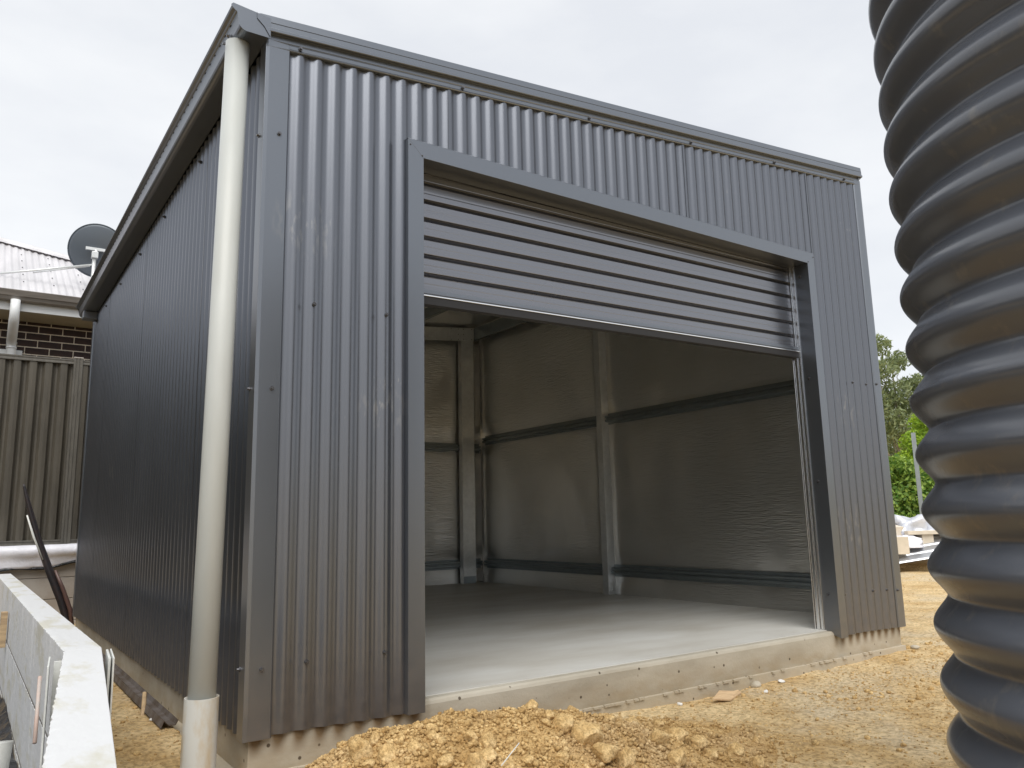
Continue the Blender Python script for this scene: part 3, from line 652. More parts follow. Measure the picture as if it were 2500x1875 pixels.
foil_sheet('insulation_foil', 60, 60, lambda u, v: (.03 + u * (W - .06), .03 + v * (IY - .03), top(.03 + u * (W - .06)) + .035 - .012 * abs(math.sin(u * PI * 4)) - .004 * mnoise.noise(Vector((u * 9, v * 9, 7)))))
foil_sheet('insulation_foil', 4, 4, lambda u, v: (.03 + u * (XIL - .05), .022, .035 + v * 2.5))
foil_sheet('insulation_foil', 4, 4, lambda u, v: (XIR + .03 + u * (W - XIR - .06), .022, .035 + v * 2.8))
foil_sheet('insulation_foil', 8, 3, lambda u, v: (.03 + u * (W - .06), .0225, 2.34 + v * (top(.03 + u * (W - .06)) - 2.34)))
def cee(name, x0, x1, y0, y1, z0, z1, m, opn, ztop=None):
    """C section column; opn: '+y' means lips open to +y"""
    t = .002; lip = .014
    pr = thick([(x0 + lip, y1), (x0, y1), (x0, y0), (x1, y0), (x1, y1), (x1 - lip, y1)], t)
    mb = MB(); mb.extrude(pr, [lambda a, b, Z=Z: (a, b, Z) for Z in (z0, z1)])
    return mb.build(name, m, shed, bevel=.0015)
c1 = cee('column', 3.962, IX - .002, 2.625, 2.70, .035, top(W) - .05, M_galv, '+y')
for x, z in ((3.975, .062), (4.008, .068)): MB().tube([(x + .006, 2.625, z + .01), (x + .006, 2.617, z + .01)], .007, 8).build('bolt', M_alu, c1)
c2 = cee('column', 3.735, 3.895, 4.745, 4.82, .035, top(3.8) - .02, M_galv, '+y')
MB().box(3.735, 3.892, 4.7425, 4.7445, .035, .11).build('base_plate', M_girt, c2)
cee('column', .04, .16, 4.745, 4.82, .035, HL, M_galv, '+y'); cee('column', .04, .12, 2.62, 2.70, .035, HL, M_galv, '+y')
cee('column', .50, .61, .03, .10, .035, top(.5), M_galv, '+y'); cee('column', 3.46, 3.56, .03, .10, .035, top(3.5), M_galv, '+y')
# top hat girts: open groove with two flanges
def girt(axis, a0, a1, c, z, flip=1, h=.105, dep=.045):
    k = h / 2
    hat = [(0, -k), (.004, -k), (.004, -k * .62), (dep, -k * .50), (dep, -k * .12), (dep - .016, -k * .05), (dep - .016, k * .12), (dep, k * .2), (dep, k * .5), (.004, k * .62), (.004, k), (0, k)]
    fr = []
    for s in (a0, a1):
        if axis == 'y': fr.append(lambda a, b, s=s: (c - a * flip, s, z + b))
        else: fr.append(lambda a, b, s=s: (s, c - a * flip, z + b))
    return MB().extrude(hat, fr).build('girt', M_girt, shed, bevel=.001)
for y0, y1 in ((.05, 2.622), (2.703, 4.74)):
    girt('y', y0, y1, IX - .014, 1.615); girt('y', y0, y1, IX - .014, .243)
    girt('y', y0, y1, .038, 1.53, -1); girt('y', y0, y1, .038, .243, -1)
for z in (1.53, .240): girt('x', .17, 3.733, IY - .016, z); girt('x', 3.898, 4.02, IY - .016, z)
# eave and roof members
def slopebox(name, x0, x1, y0, y1, d0, d1, m):
    v = [(x0, y0, top(x0) + d0), (x1, y0, top(x1) + d0), (x1, y1, top(x1) + d0), (x0, y1, top(x0) + d0), (x0, y0, top(x0) + d1), (x1, y0, top(x1) + d1), (x1, y1, top(x1) + d1), (x0, y1, top(x0) + d1)]
    return MB().add(v, BOXF).build(name, m, shed, bevel=.001)
raf = slopebox('rafter', .10, 3.86, 4.72, 4.742, -.150, .000, M_galv)
slopebox('rafter', .10, 3.90, 2.63, 2.69, -.135, .0, M_galv)
kp = slopebox('knee_plate', 3.56, 3.893, 4.716, 4.7195, -.155, -.004, M_galv)
for x in (3.585, 3.68, 3.75, 3.86):
    for d in (-.14, -.018, -.08):
        if d == -.08 and x in (3.585, 3.86): continue
        z = top(x) + d; MB().tube([(x, 4.716, z), (x, 4.711, z)], .005, 6).build('screw', M_screw, kp)
slopebox('purlin', 3.90, 3.945, .05, 4.80, -.145, -.005, M_girt)
slopebox('purlin', 2.82, 2.87, .05, 4.70, -.105, .0, M_girt)
slopebox('purlin', 1.75, 1.80, .05, 4.70, -.105, .0, M_girt); slopebox('purlin', .70, .75, .05, 4.70, -.105, .0, M_girt)

# hex head screws, one shared mesh
mb = MB().tube([(0, 0, 0), (0, -.004, 0)], [.0085, .0085], 12); mb.tube([(0, -.004, 0), (0, -.011, 0)], .0052, 6)
o = mb.build('screw', M_screw, shed); sm = o.data; first = [o]
def screw(x, y, z, rz=0):
    if first: q = first.pop()
    else: q = bpy.data.objects.new('screw', sm); COL.objects.link(q); q.parent = shed
    q.location = (x, y, z); q.rotation_euler = (0, 0, rz)
yf = -.0135
for x, z in ((.048, 2.2), (.049, 1.203), (.043, .224)): screw(x, yf, z)
for x, z in ((.203, 1.542), (.507, 1.541), (.203, .231), (.507, .23), (3.468, 1.533), (3.777, 1.53), (3.475, .232), (3.777, .236), (3.93, .231), (3.93, 1.53), (4.045, 1.54), (4.045, .222)): screw(x, -.009 if .08 < x < 4.03 else yf, z)
for k in range(6): x = .123 + .7572 * k; screw(min(x, 4.0), -.0135, top(min(x, 4.0)) + .017)
for y, z in ((.053, 2.199), (.054, 1.204), (.059, .224)): screw(-.013, y - .012, z, -PI / 2)
for y in (1.03, 1.87, 2.63, 3.4, 4.1): screw(-.009, y, HL - .06, -PI / 2)
for z in (.24, 1.53, 2.18, .9): screw(XIR - .0005, .03, z, -PI / 2)
screw(-.128, .09, HL + .052, -PI / 2)
for x, z in ((.605, 2.30), (.662, 2.262), (3.44, 2.30), (3.385, 2.262)):
    q = bpy.data.objects.new('screw', sm); COL.objects.link(q); q.parent = shed; q.location = (x, YF + .0015, z); q.scale = (.55, .5, .55)

# ------------------------------------------------------------------ water tank
TD = 2.0; A0 = R(61.95); al = R(15.6)
rT = TD * math.tan(al); dC = TD / math.cos(al); aC = A0 + al
tx, ty = CAM.x + dC * math.sin(aC), CAM.y + dC * math.cos(aC)
tank = thing('water_tank', 'dark grey ribbed plastic rainwater tank standing close at the right', 'water tank', (tx, ty, -.17))
SP = .1213; amp = .0170
v = []; f = []; nz = 24 * 20; na = 144
def trad(z):
    t = 2 * PI * z / SP - 1.652
    s = .5 + .5 * math.cos(t)
    return rT - 2 * amp + 2 * amp * (s ** .7)
zs = [i * SP / 24 for i in range(nz)]; Zt = zs[-1]
for z in zs:
    r = trad(z)
    if z > 1.137: r -= .0035
    for k in range(na): q = 2 * PI * k / na; v.append((r * math.cos(q), r * math.sin(q), z))
for i in range(nz - 1):
    for k in range(na): k2 = (k + 1) % na; f.append((i * na + k, i * na + k2, (i + 1) * na + k2, (i + 1) * na + k))
mesh('tank_body', v, f, M_tank, tank, True)
mb = MB(); n = 96
mb.tube([(0, 0, Zt - .02), (0, 0, Zt + .03), (0, 0, Zt + .12), (0, 0, Zt + .16)], [rT - .02, rT - .03, rT * .5, rT * .3], n); mb.build('tank_lid', M_tank, tank, smooth=True)

# ------------------------------------------------------------------ white block wall at left
zt = .33; wh = .054
bw = thing('block_wall', 'low white lightweight-block retaining wall running beside the shed', 'retaining wall', (-.487, .15, -.2))
def wblock(y0, y1, z0, z1):
    L = max(2, int((y1 - y0) / .02)); v = []; f = []; m2 = 6
    for i in range(L + 1):
        y = y0 + (y1 - y0) * i / L; cx = float(wallx(np.array([y])))
        for j in range(m2 + 1):   # top surface slightly worn at the arrises
            t = j / m2; x = cx - wh + 2 * wh * t
            wear = .006 * abs(mnoise.noise(Vector((y * 32, j, z1)))) * (t == 0) + .0012 * abs(mnoise.noise(Vector((y * 11, t * 5, 2))))
            v.append((x + (.005 * mnoise.noise(Vector((y * 36, 0, z1 * 9))) if j == 0 else 0), y, z1 - wear))
        v.append((cx + wh, y, z0)); v.append((cx - wh + .002, y, z0))
    K = m2 + 3
    for i in range(L):
        for j in range(K): j2 = (j + 1) % K; f.append((i * K + j, i * K + j2, (i + 1) * K + j2, (i + 1) * K + j))
    f.append(tuple(range(K))); f.append(tuple(L * K + j for j in reversed(range(K))))
    v = [(x - bw.location.x, y - bw.location.y, z - bw.location.z) for x, y, z in v]
    mb = MB(); mb.v = v; mb.f = f; return mb.build('block', M_aac, bw, bevel=.0015)
for y0, y1 in ((-2.0, .1465), (.1515, 3.1465), (3.1535, 4.9), (4.907, 5.83)):
    wblock(y0, y1, .009, zt); wblock(y0, y1, -.32, .004); wblock(y0, y1, -.85, -.325)
for z0, z1 in ((.0, .013), (-.33, -.315)):
    for y0, y1 in ((-2.0, .149), (.149, 5.82)):
        v = [(float(wallx(np.array([y]))) + sx * (wh - .0012) - bw.location.x, y - bw.location.y, z - bw.location.z) for z in (z0, z1) for y, sx in ((y0, -1), (y0, 1), (y1, 1), (y1, -1))]
        MB().add(v, BOXF).build('mortar_joint', M_joint, bw)
def bl(*p): return [(x - bw.location.x, y - bw.location.y, z - bw.location.z) for x, y, z in p]
def strip(x0, x1, y0, y1, z0, z1, name='joiner_strip', m=M_strip, rot=.1):
    mb = MB(); mb.box(x0, x1, y0, y1, z0, z1); c = ((x0 + x1) / 2, y1)
    mb.v = [(c[0] + (x - c[0]) + (y - c[1]) * rot, y, z) for x, y, z in mb.v]; mb.v = bl(*mb.v); return mb.build(name, m, bw, bevel=.001)
strip(-.4245, -.4175, -.085, .115, -.16, zt - .004); strip(-.4145, -.410, -.11, .10, -.16, zt - .001)
strip(-.5735, -.568, .02, .24, -.32, .305); strip(-.5675, -.540, .13, .137, -.32, .303)
mb = MB().tube([(-.590, .30, .03), (-.578, .44, .215)], .0065, 12)
tag(mb.build('marker_rod', M_orange, smooth=True), 'faded orange plastic rod standing against the left face of the white wall', 'rod')
mb = MB(); mb.box(-.585, -.548, 3.32, 3.38, -.02, .20); tag(mb.build('timber_peg', M_timber, bevel=.002), 'short timber peg against the far left face of the white wall', 'peg')
# black plastic in the trench at the far left
v = []; f = []; n, m_ = 50, 90
for i in range(n + 1):
    for j in range(m_ + 1):
        u, t = i / n, j / m_; y = -1.4 + 6.2 * t; xr = float(wallx(np.array([y]))) - .060; x = xr - 1.3 + 1.3 * u
        z = -.36 + .16 * fbm(np.array([x]), np.array([y]), 2.3, 4, 61)[0] + .05 * abs(mnoise.noise(Vector((x * 9, y * 9, 0)))) + .25 * max(0, 1 - u * 2.2) + .10 * max(0, u - .9) / .1 * (.5 + .5 * math.sin(y * 3))
        v.append((x, y, z))
for i in range(n):
    for j in range(m_): q = i * (m_ + 1) + j; f.append((q, q + m_ + 1, q + m_ + 2, q + 1))
o = mesh('plastic_membrane', v, f, M_black, None, False); md = o.modifiers.new('t', 'SOLIDIFY'); md.thickness = .002
tag(o, 'crumpled black plastic membrane lining the trench left of the white wall', 'plastic sheet')
mb = MB().tube([(-.705, .30, -.10), (-.70, .32, .045)], [.042, .052], 32, caps=False); mb.tube([(-.70, .32, .044), (-.705, .30, -.098)], [.049, .039], 32)
tag(mb.build('plastic_cup', M_strip, smooth=True), 'white plastic tub with a round rim lying in the trench, cut by the left edge', 'tub')

# steel channel lying along the left footing
mb = MB(); pr = thick([(-.108, -.106), (-.098, -.080), (-.078, -.101), (-.052, -.101), (-.042, -.082)], .003)
mb.extrude(pr, [lambda a, b, s=s, t=t: (a + t, s, b + .012) for s, t in ((.78, .0), (2.2, .01), (4.6, .015))])
tag(mb.build('steel_channel', M_rust), 'rusty dark steel channel lying on the dirt along the left edge of the slab', 'steel channel')
mb = MB().tube([(-.118, 1.13, -.12), (-.106, 1.17, -.075), (-.100, 1.20, -.02)], [.008, .010, .009], 8)
tag(mb.build('timber_stake', M_timber), 'short pale splintered stake leaning on the steel channel', 'stake')

# bent black pipe standing between the walls
mb = MB().tube([(-.025, 4.93, -.17), (-.045, 4.94, -.04), (-.10, 4.95, .13), (-.19, 4.96, .35), (-.30, 4.975, .64), (-.385, 4.98, .92), (-.43, 4.98, 1.08), (-.435, 4.98, 1.10)], [.027, .029, .032, .031, .027, .020, .010, .005], 14)
hp = mb.build('polythene_pipe', M_hose, smooth=True)
tag(hp, 'long bent black plastic pipe propped upright in front of the fence', 'pipe')
MB().tube([(.005, 4.90, -.17), (-.03, 4.91, .05), (-.10, 4.92, .24), (-.16, 4.935, .38)], [.016, .018, .016, .010], 8).build('split_strand', mat('split brown pipe skin', (.10, .055, .045), .35), hp, smooth=True)
MB().tube([(-.255, 4.93, .47), (-.335, 4.93, .66), (-.395, 4.94, .84)], [.004, .009, .006], 8).build('white_edge', M_strip, hp, smooth=True)

# ------------------------------------------------------------------ sleeper wall, sheeting and fence
sw = thing('sleeper_wall', 'retaining wall of pale concrete sleepers below the metal fence', 'retaining wall', (0, 5.9, -.5))
for k, (z0, z1) in enumerate(((-.72, -.534), (-.53, -.332), (-.328, -.130), (-.126, .072), (.076, .270), (.274, .46))):
    for x0, x1 in ((-3.4, -1.402), (-1.398, .60), (.604, 2.6), (2.604, 4.6)):
        mb = MB(); mb.box(x0, x1, -.02, .06, z0 + .5, z1 + .5); mb.build('sleeper', M_sleeper, sw, bevel=.005)
v = []; f = []; n = 120; prof = [(.05, .52), (.0, .555), (-.045, .555), (-.085, .535), (-.10, .50), (-.09, .47), (-.075, .455), (-.06, .44), (-.055, .41), (-.05, .385), (-.048, .36)]
for i in range(n + 1):
    x = -2.2 + 4.8 * i / n
    for k, (y, z) in enumerate(prof):
        a = max(0, k - 5) / 5; sag = .035 * math.sin(x * 4.1 + .7) + .02 * math.sin(x * 11)
        nn = mnoise.noise(Vector((x * 7, k * .6, 0)))
        v.append((x, 5.87 + y + .012 * nn * a, z + .03 + .008 * nn - .01 + sag * a * .8))
K = len(prof)
for i in range(n):
    for k in range(K - 1): f.append((i * K + k, (i + 1) * K + k, (i + 1) * K + k + 1, i * K + k + 1))
o = mesh('plastic_sheeting', v, f, M_sheetW, None, True); md = o.modifiers.new('t', 'SOLIDIFY'); md.thickness = .003
tag(o, 'rolled white plastic sheeting draped along the top of the concrete sleepers', 'plastic sheet')
v2 = []; f2 = []
for i in range(n + 1):
    x = -2.2 + 4.8 * i / n; sag = .035 * math.sin(x * 4.1 + .7) + .02 * math.sin(x * 11)
    zz = .36 + .02 + sag * .8; v2 += [(x, 5.8215, zz + .012), (x, 5.816, zz - .012 - .02 * max(0, mnoise.noise(Vector((x * 3, 1, 5)))))]
for i in range(n): f2.append((2 * i, 2 * i + 2, 2 * i + 3, 2 * i + 1))
q = mesh('black_hem', v2, f2, M_black, o, True); md = q.modifiers.new('t', 'SOLIDIFY'); md.thickness = .002

FY = 5.96
fence = thing('metal_fence', 'brown grey ribbed metal fence with square post in front of the brick house', 'fence', (0, FY, .57))
def fpan(x0, x1):
    pr = []; x = x0
    wv = [(0, 0), (.030, .0), (.045, .012), (.056, .013), (.066, .012), (.082, .036), (.118, .036)]
    v = []; s = x0
    pts = []
    while s < x1 + .001:
        for a, b in ((0, .0), (.030, -.002), (.058, .0), (.078, .030), (.092, .036), (.108, .034)):
            if s + a <= x1: pts.append((s + a, b))
        s += .1305
    mb = MB(); mb.extrude(pts, [lambda a, b, Z=Z: (a, b - .018, Z) for Z in (.03, 1.80)], closed=False)
    o = mb.build('fence_sheet', M_fence, fence, fix=False); md = o.modifiers.new('t', 'SOLIDIFY'); md.thickness = .001; return o
PX = [-4.755, -2.380, -.005, 2.37, 4.745]
for i in range(4):
    a, b = PX[i] + .03, PX[i + 1] - .03; s = (b - a) / 3
    for k in range(3): fpan(a + k * s, a + (k + 1) * s - .002)
    for z0, z1 in ((.0, .052), (1.765, 1.812)):
        mb = MB(); mb.extrude([(-.028, z0), (-.028, z0 + .014), (-.024, z0 + .017), (-.024, z1 - .017), (-.028, z1 - .014), (-.028, z1), (.028, z1), (.028, z0)], [lambda p, q, x=x: (x, p, q) for x in (a - .004, b + .004)]); mb.build('rail', M_fpost, fence, bevel=.001)
for x in PX:
    mb = MB(); pr = [(-.040, -.036), (-.022, -.036), (-.020, -.030), (-.010, -.030), (-.008, -.036), (.008, -.036), (.010, -.030), (.020, -.030), (.022, -.036), (.040, -.036), (.040, .036), (-.040, .036)]
    mb.extrude(pr, [lambda p, q, z=z: (x + p, q, z) for z in (-.55, 1.825)]); po = mb.build('post', M_fpost, fence, bevel=.001)
    MB().box(x - .043, x + .043, -.039, .039, 1.825, 1.838).build('post_cap', M_sleeper, po, bevel=.004)

# ------------------------------------------------------------------ brick house
HY = 7.6
house = thing('brick_house', 'dark brown brick neighbouring house with pale grey corrugated roof behind the fence', 'house', (0, HY, 0))
MB().box(-6, 3.2, .004, .22, -.1, 3.135).build('wall', M_mortar, house)
bl_, bh_ = .2355, .0735; cp, ch = .2455, .0855
mb = MB().box(-bl_ / 2, bl_ / 2, 0, .10, -bh_ / 2, bh_ / 2); brick0 = mb.build('brick', M_brick, house, bevel=.003); bm0 = brick0.data
used = False; stuff = MB()
r0 = 3.0145   # centre height of the reference course
for r in range(-34, 2):
    z = r0 + r * ch
    for c in range(-24, 13):
        x = -.153 + (cp / 2 if r % 2 else 0) + c * cp
        x0, x1 = x - bl_ / 2, x + bl_ / 2
        if x1 > 3.2: continue
        if z > 2.25 and -1.7 < x < 1.3 :
            if not used: b = brick0; used = True
            else: b = bpy.data.objects.new('brick', bm0); COL.objects.link(b); b.parent = house; md = b.modifiers.new('bevel', 'BEVEL'); md.width = .003; md.segments = 1
            b.location = (x, rnd.uniform(-.0015, .0015), z); b.rotation_euler = (0, rnd.uniform(-.003, .003), 0)
        else: stuff.box(x0, x1, 0, .02, z - bh_ / 2, z + bh_ / 2)
stuff.build('distant_bricks', M_brick, house, kind='stuff')
EZ = 3.1
MB().box(-6.5, 3.7, -.50, .0, EZ - .004, EZ + .012).build('soffit', M_soffit, house)
MB().box(-6.5, 3.7, -.525, -.501, EZ - .012, EZ + .14).build('fascia', M_white, house, bevel=.002)
pr = thick([(-.528, .08), (-.575, .078), (-.600, .092), (-.618, .125), (-.628, .130), (-.640, .165), (-.650, .190), (-.642, .197)], -.003)
MB().extrude(pr, [lambda a, b, x=x: (x, a, EZ + b) for x in (-6.6, 3.8)]).build('roof_gutter', M_hgut, house)
RA = R(28); ta = math.tan(RA)
ry = lambda s: -.56 + s; rz = lambda s: EZ + .17 + s * ta
# hip line in plan: from (x=-.72, y=2.45) to (.25, 1.83) continuing
def hipd(x): return 2.62 - (x + .72) * .66
rs_ = []
x = -6.5
k = 0
while x < 3.6:
    x1 = x + .762; n = 80; v = []; f = []
    for i in range(n + 1):
        s = x + (x1 + .01 - x) * i / n; d = .0068 * wav(2 * PI * s / PIT + .5) + .0015 * (k % 2); hd = max(.02, hipd(s))
        v += [(s, ry(-.05) - d * math.sin(RA), rz(-.05) + d), (s, ry(hd) - d * math.sin(RA), rz(hd) + d)]
    for i in range(n): f.append((2 * i, 2 * i + 2, 2 * i + 3, 2 * i + 1))
    mesh('roof_sheet', v, f, M_roof, house, True); x = x1; k += 1
hx = [-6.5, 3.6]
pts = [(x, ry(hipd(x)), rz(hipd(x)) + .02) for x in hx]
mb = MB(); mb.extrude(thick([(-.16, -.012), (-.15, -.004), (-.035, .014), (-.02, .034), (0, .042), (.02, .034), (.035, .014), (.16, -.03)], -.002), [lambda a, b, p=p: (p[0], p[1] + a, p[2] + b + a * .35) for p in pts]); mb.build('hip_capping', M_roof, house)
# back slope so the roof is closed
mb = MB(); mb.v = [(hx[0], ry(hipd(hx[0])), rz(hipd(hx[0])) - .01), (hx[1], ry(hipd(hx[1])), rz(hipd(hx[1])) - .01), (hx[1] + 1, 9, EZ), (hx[0], 14, EZ)]; mb.f = [(0, 1, 2, 3)]; mb.build('rear_roof', M_roof, house, fix=False)
ms = MB(); 
for row, s in enumerate((.05, .5, .85, 1.2, 1.55, 1.9, 2.25)):
    for c in range(-9, 6):
        x = c * .304 + .14 + (.0 if row else 0)
        if s < hipd(x) - .15:
            z = rz(s) + .010; y = ry(s); ms.box(x - .007, x + .007, y - .007, y + .004, z, z + .010)
for c in range(-28, 20): x = c * .076 * 1.0 + .02; ms.box(x - .005, x + .005, ry(.02) - .004, ry(.02) + .004, rz(.02) + .008, rz(.02) + .016) if c % 2 else None
ms.build('roof_screws', M_screw, house, kind='stuff')
# house downpipe with offset bend, spreader bracket
pp = [(-.545, -.60, 3.19), (-.545, -.60, 3.02), (-.545, -.575, 2.97), (-.54, -.30, 2.84), (-.54, -.22, 2.80), (-.535, -.20, 2.73), (-.535, -.20, 2.2)]
hd = MB().tube(pp, [.047, .047, .05, .05, .05, .048, .048], 20).build('downpipe', M_pipeW, house, smooth=True)
for z in (2.735, 2.79): MB().tube([(-.535, -.20, z - .012), (-.535, -.20, z + .012)], .0525, 20).build('pipe_collar', M_pipeW, hd, smooth=True)
o = MB().box(-.660, -.425, -.155, -.012, 2.58, 2.722).build('meter_box', M_white, house, bevel=.004)
MB().box(-.575, -.50, -.158, -.155, 2.618, 2.63).build('box_slot', M_rubber, o)

# ------------------------------------------------------------------ satellite dish on the house roof
def at(u, v, d):
    r = fw + rt2 * ((u - 1250) / 1914.2) - up2 * ((v - 937.5) / 1914.2); return CAM + r * d
DC = Vector((.215, 6.35, 4.22))
DC = at(237, 613, 9.55)
dish = thing('satellite_dish', 'round charcoal satellite dish on a pole mount above the house roof', 'satellite dish', tuple(DC))
aim = Vector((.30, .92, .38)).normalized()      # dish opens away from the camera, towards the north sky
qd = aim.to_track_quat('Z', 'Y')
v = []; f = []; nr, na = 10, 56; Rd = .325
for i in range(nr + 1):
    r = Rd * i / nr
    for k in range(na):
        q = 2 * PI * k / na; p = qd @ Vector((r * math.cos(q), r * math.sin(q) * 1.0, (r / Rd) ** 2 * .055 - .03)); v.append(tuple(p))
for i in range(nr):
    for k in range(na): k2 = (k + 1) % na; f.append((i * na + k, i * na + k2, (i + 1) * na + k2, (i + 1) * na + k))
o = mesh('reflector', v, f, M_dish, dish, True); md = o.modifiers.new('t', 'SOLIDIFY'); md.thickness = .006
rim = MB().tube([tuple(qd @ Vector((Rd * math.cos(2 * PI * k / 56), Rd * math.sin(2 * PI * k / 56), .025))) for k in range(57)], .006, 6).build('rim', M_dish, dish, smooth=True)
bk = -aim * .05
MB().box(bk.x - .115, bk.x + .095, bk.y - .03, bk.y + .0, bk.z + .0, bk.z + .035).build('back_bracket', M_galv, dish)
mst = MB().tube([tuple(bk + Vector((-.02, -.05, -.75))), tuple(bk + Vector((-.02, -.05, -.07)))], .022, 16).build('mast', M_galv, dish, smooth=True)
MB().box(bk.x - .052, bk.x + .018, bk.y - .09, bk.y - .01, bk.z - .11, bk.z - .03).build('clamp', M_galv, dish, bevel=.006)
MB().tube([tuple(bk + Vector((-.02, -.06, -.10))), tuple(bk + Vector((.0, -.03, .0)))], .017, 8).build('tilt_arm', M_galv, dish)
MB().tube([(bk.x - .03, bk.y - .05, bk.z - .19), (bk.x - 1.30, bk.y + .35, bk.z - .44)], .0125, 10).build('stay_rod', M_galv, dish, smooth=True)
MB().tube([(bk.x - .06, bk.y - .03, bk.z - .205), (bk.x - .62, bk.y + .22, bk.z - .31)], .009, 10).build('stay_rod', M_galv, dish, smooth=True)
MB().tube([tuple(Vector((0, 0, -.31))), tuple(aim * .34 + Vector((0, 0, -.12)))], .012, 8).build('feed_arm', M_galv, dish)

# ------------------------------------------------------------------ building rubbish beyond the right corner
def gz(x, y): return float(ground_z(np.array([x]), np.array([y]))[0])
o = thing('roof_sheet_pack', 'low pile of shiny zinc roofing sheets lying on the clay beyond the shed', 'metal sheets', (10.9, 3.6, -.16))
def zs(k, A, B, back, ribs=5):
    A, B, back = Vector(A), Vector(B), Vector(back); v = []; f = []; n = ribs * 8; nrm = (B - A).cross(back).normalized()
    for i in range(n + 1):
        h = .014 if (i % 8) in (1, 2) else 0
        for P in (A, B): v.append(tuple(P + back * (i / n) + nrm * h - o.location))
    for i in range(n): f.append((2 * i, 2 * i + 1, 2 * i + 3, 2 * i + 2))
    q = mesh('zinc_sheet', v, f, M_zinc, o, False); md = q.modifiers.new('t', 'SOLIDIFY'); md.thickness = .003
zs(0, (9.7, 4.05, -.15), (11.6, 2.62, .18), (.60, .52, .40)); zs(1, (10.0, 4.25, -.02), (11.5, 3.35, .26), (.55, .45, .27)); zs(2, (10.1, 4.55, .10), (11.2, 3.9, .22), (.7, .6, .12))
def cart(name, x, y, z, sx, sy, sz, rz, m, label, cat, tilt=0):
    b = MB().box(-sx / 2, sx / 2, -sy / 2, sy / 2, 0, sz).build(name, m, bevel=.004); b.location = (x, y, z); b.rotation_euler = (tilt, 0, rz); return tag(b, label, cat)
cart('foam_block', 10.52, 3.66, .09, .26, .26, .25, -.62, M_foam, 'square cream packing block on the zinc sheets nearest the shed corner', 'packing block')
cart('foam_block', 10.75, 3.95, .36, .40, .30, .15, -.3, M_foam, 'tilted cream packing block on top of the rubbish heap', 'packing block', .2)
fr = thing('packing_frame', 'cream packing frame with two legs standing on the zinc sheets', 'packing frame', (11.2, 3.54, .16))
fr.rotation_euler = (0, 0, -.62)
MB().box(-.36, .36, -.16, .16, .20, .255).build('top_board', M_foam, fr, bevel=.004)
MB().box(.20, .36, -.15, .15, 0, .1995).build('leg', M_foam, fr, bevel=.004); MB().box(-.14, .03, -.12, .12, .035, .1995).build('leg', M_foam, fr, bevel=.004)
MB().box(-.36, .1995, -.15, .15, 0, .034).build('bottom_board', M_foam, fr, bevel=.004)
def crumple(name, x, y, z, sx, sy, sz, m, label, seed):
    V, F = ICO3; V = V.copy()
    for j in range(len(V)):
        p = Vector(V[j]); n = mnoise.noise(p * 1.7 + Vector((seed, 0, 0))) + .5 * abs(mnoise.noise(p * 4.3 + Vector((0, seed, 0)))); V[j] *= 1 + .55 * n
    V[:, 2] = np.maximum(V[:, 2], -.35); V *= np.array([sx, sy, sz])
    q = npmesh(name, V, F, m); q.location = (x, y, z); q.rotation_euler = (0, 0, -.5); return tag(q, label, 'plastic wrap')
crumple('plastic_wrap', 11.25, 3.85, .40, .36, .25, .24, M_wrap, 'crumpled silver plastic wrap heaped behind the packing frame', 2)
crumple('plastic_wrap', 10.78, 3.72, .22, .26, .22, .13, M_sheetW, 'crumpled white plastic bag between the packing block and the frame', 5)
crumple('plastic_wrap', 11.6, 3.75, .33, .35, .28, .20, M_wrap, 'silver plastic wrap at the right end of the rubbish heap, partly behind the tank', 9)
V, F = ICO3; V = V.copy()
for j in range(len(V)): V[j] *= 1 + .2 * mnoise.noise(Vector(V[j]) * 2)
q = npmesh('soil_heap', V * np.array([1.2, .7, .16]), F, M_ground); q.location = (12.0, 3.9, -.16); tag(q, 'low heap of clay under the rubbish beyond the shed corner', 'dirt pile')

# ------------------------------------------------------------------ trees
def foliage(name, blobs, nleaf, size, m, parent, seed, aspect=.5, droop=0.0):
    rs = np.random.RandomState(seed); P = []
    wts = np.array([b[3] ** 2 for b in blobs]); wts = wts / wts.sum(); cnt = (wts * nleaf).astype(int)
    for (x, y, z, r), c in zip(blobs, cnt):
        d = rs.randn(c, 3); d /= np.linalg.norm(d, axis=1)[:, None]; rad = r * rs.rand(c, 1) ** .45
        P.append(np.array([x, y, z]) + d * rad * np.array([1, 1, .72]))
    P = np.concatenate(P); n = len(P); s = size * (.6 + .8 * rs.rand(n, 1))
    a = rs.randn(n, 3); a[:, 2] -= droop; a /= np.linalg.norm(a, axis=1)[:, None]; b = rs.randn(n, 3); b -= a * (a * b).sum(1)[:, None]; b /= np.linalg.norm(b, axis=1)[:, None]
    c = np.cross(a, b)
    tip = P + a * s; base = P - a * s; l = P + b * s * aspect + c * s * .15; r_ = P - b * s * aspect + c * s * .15
    V = np.stack([base, r_, tip, l], 1).reshape(-1, 3); F = np.arange(4 * n).reshape(n, 4)
    return npmesh(name, V, F, m, parent)
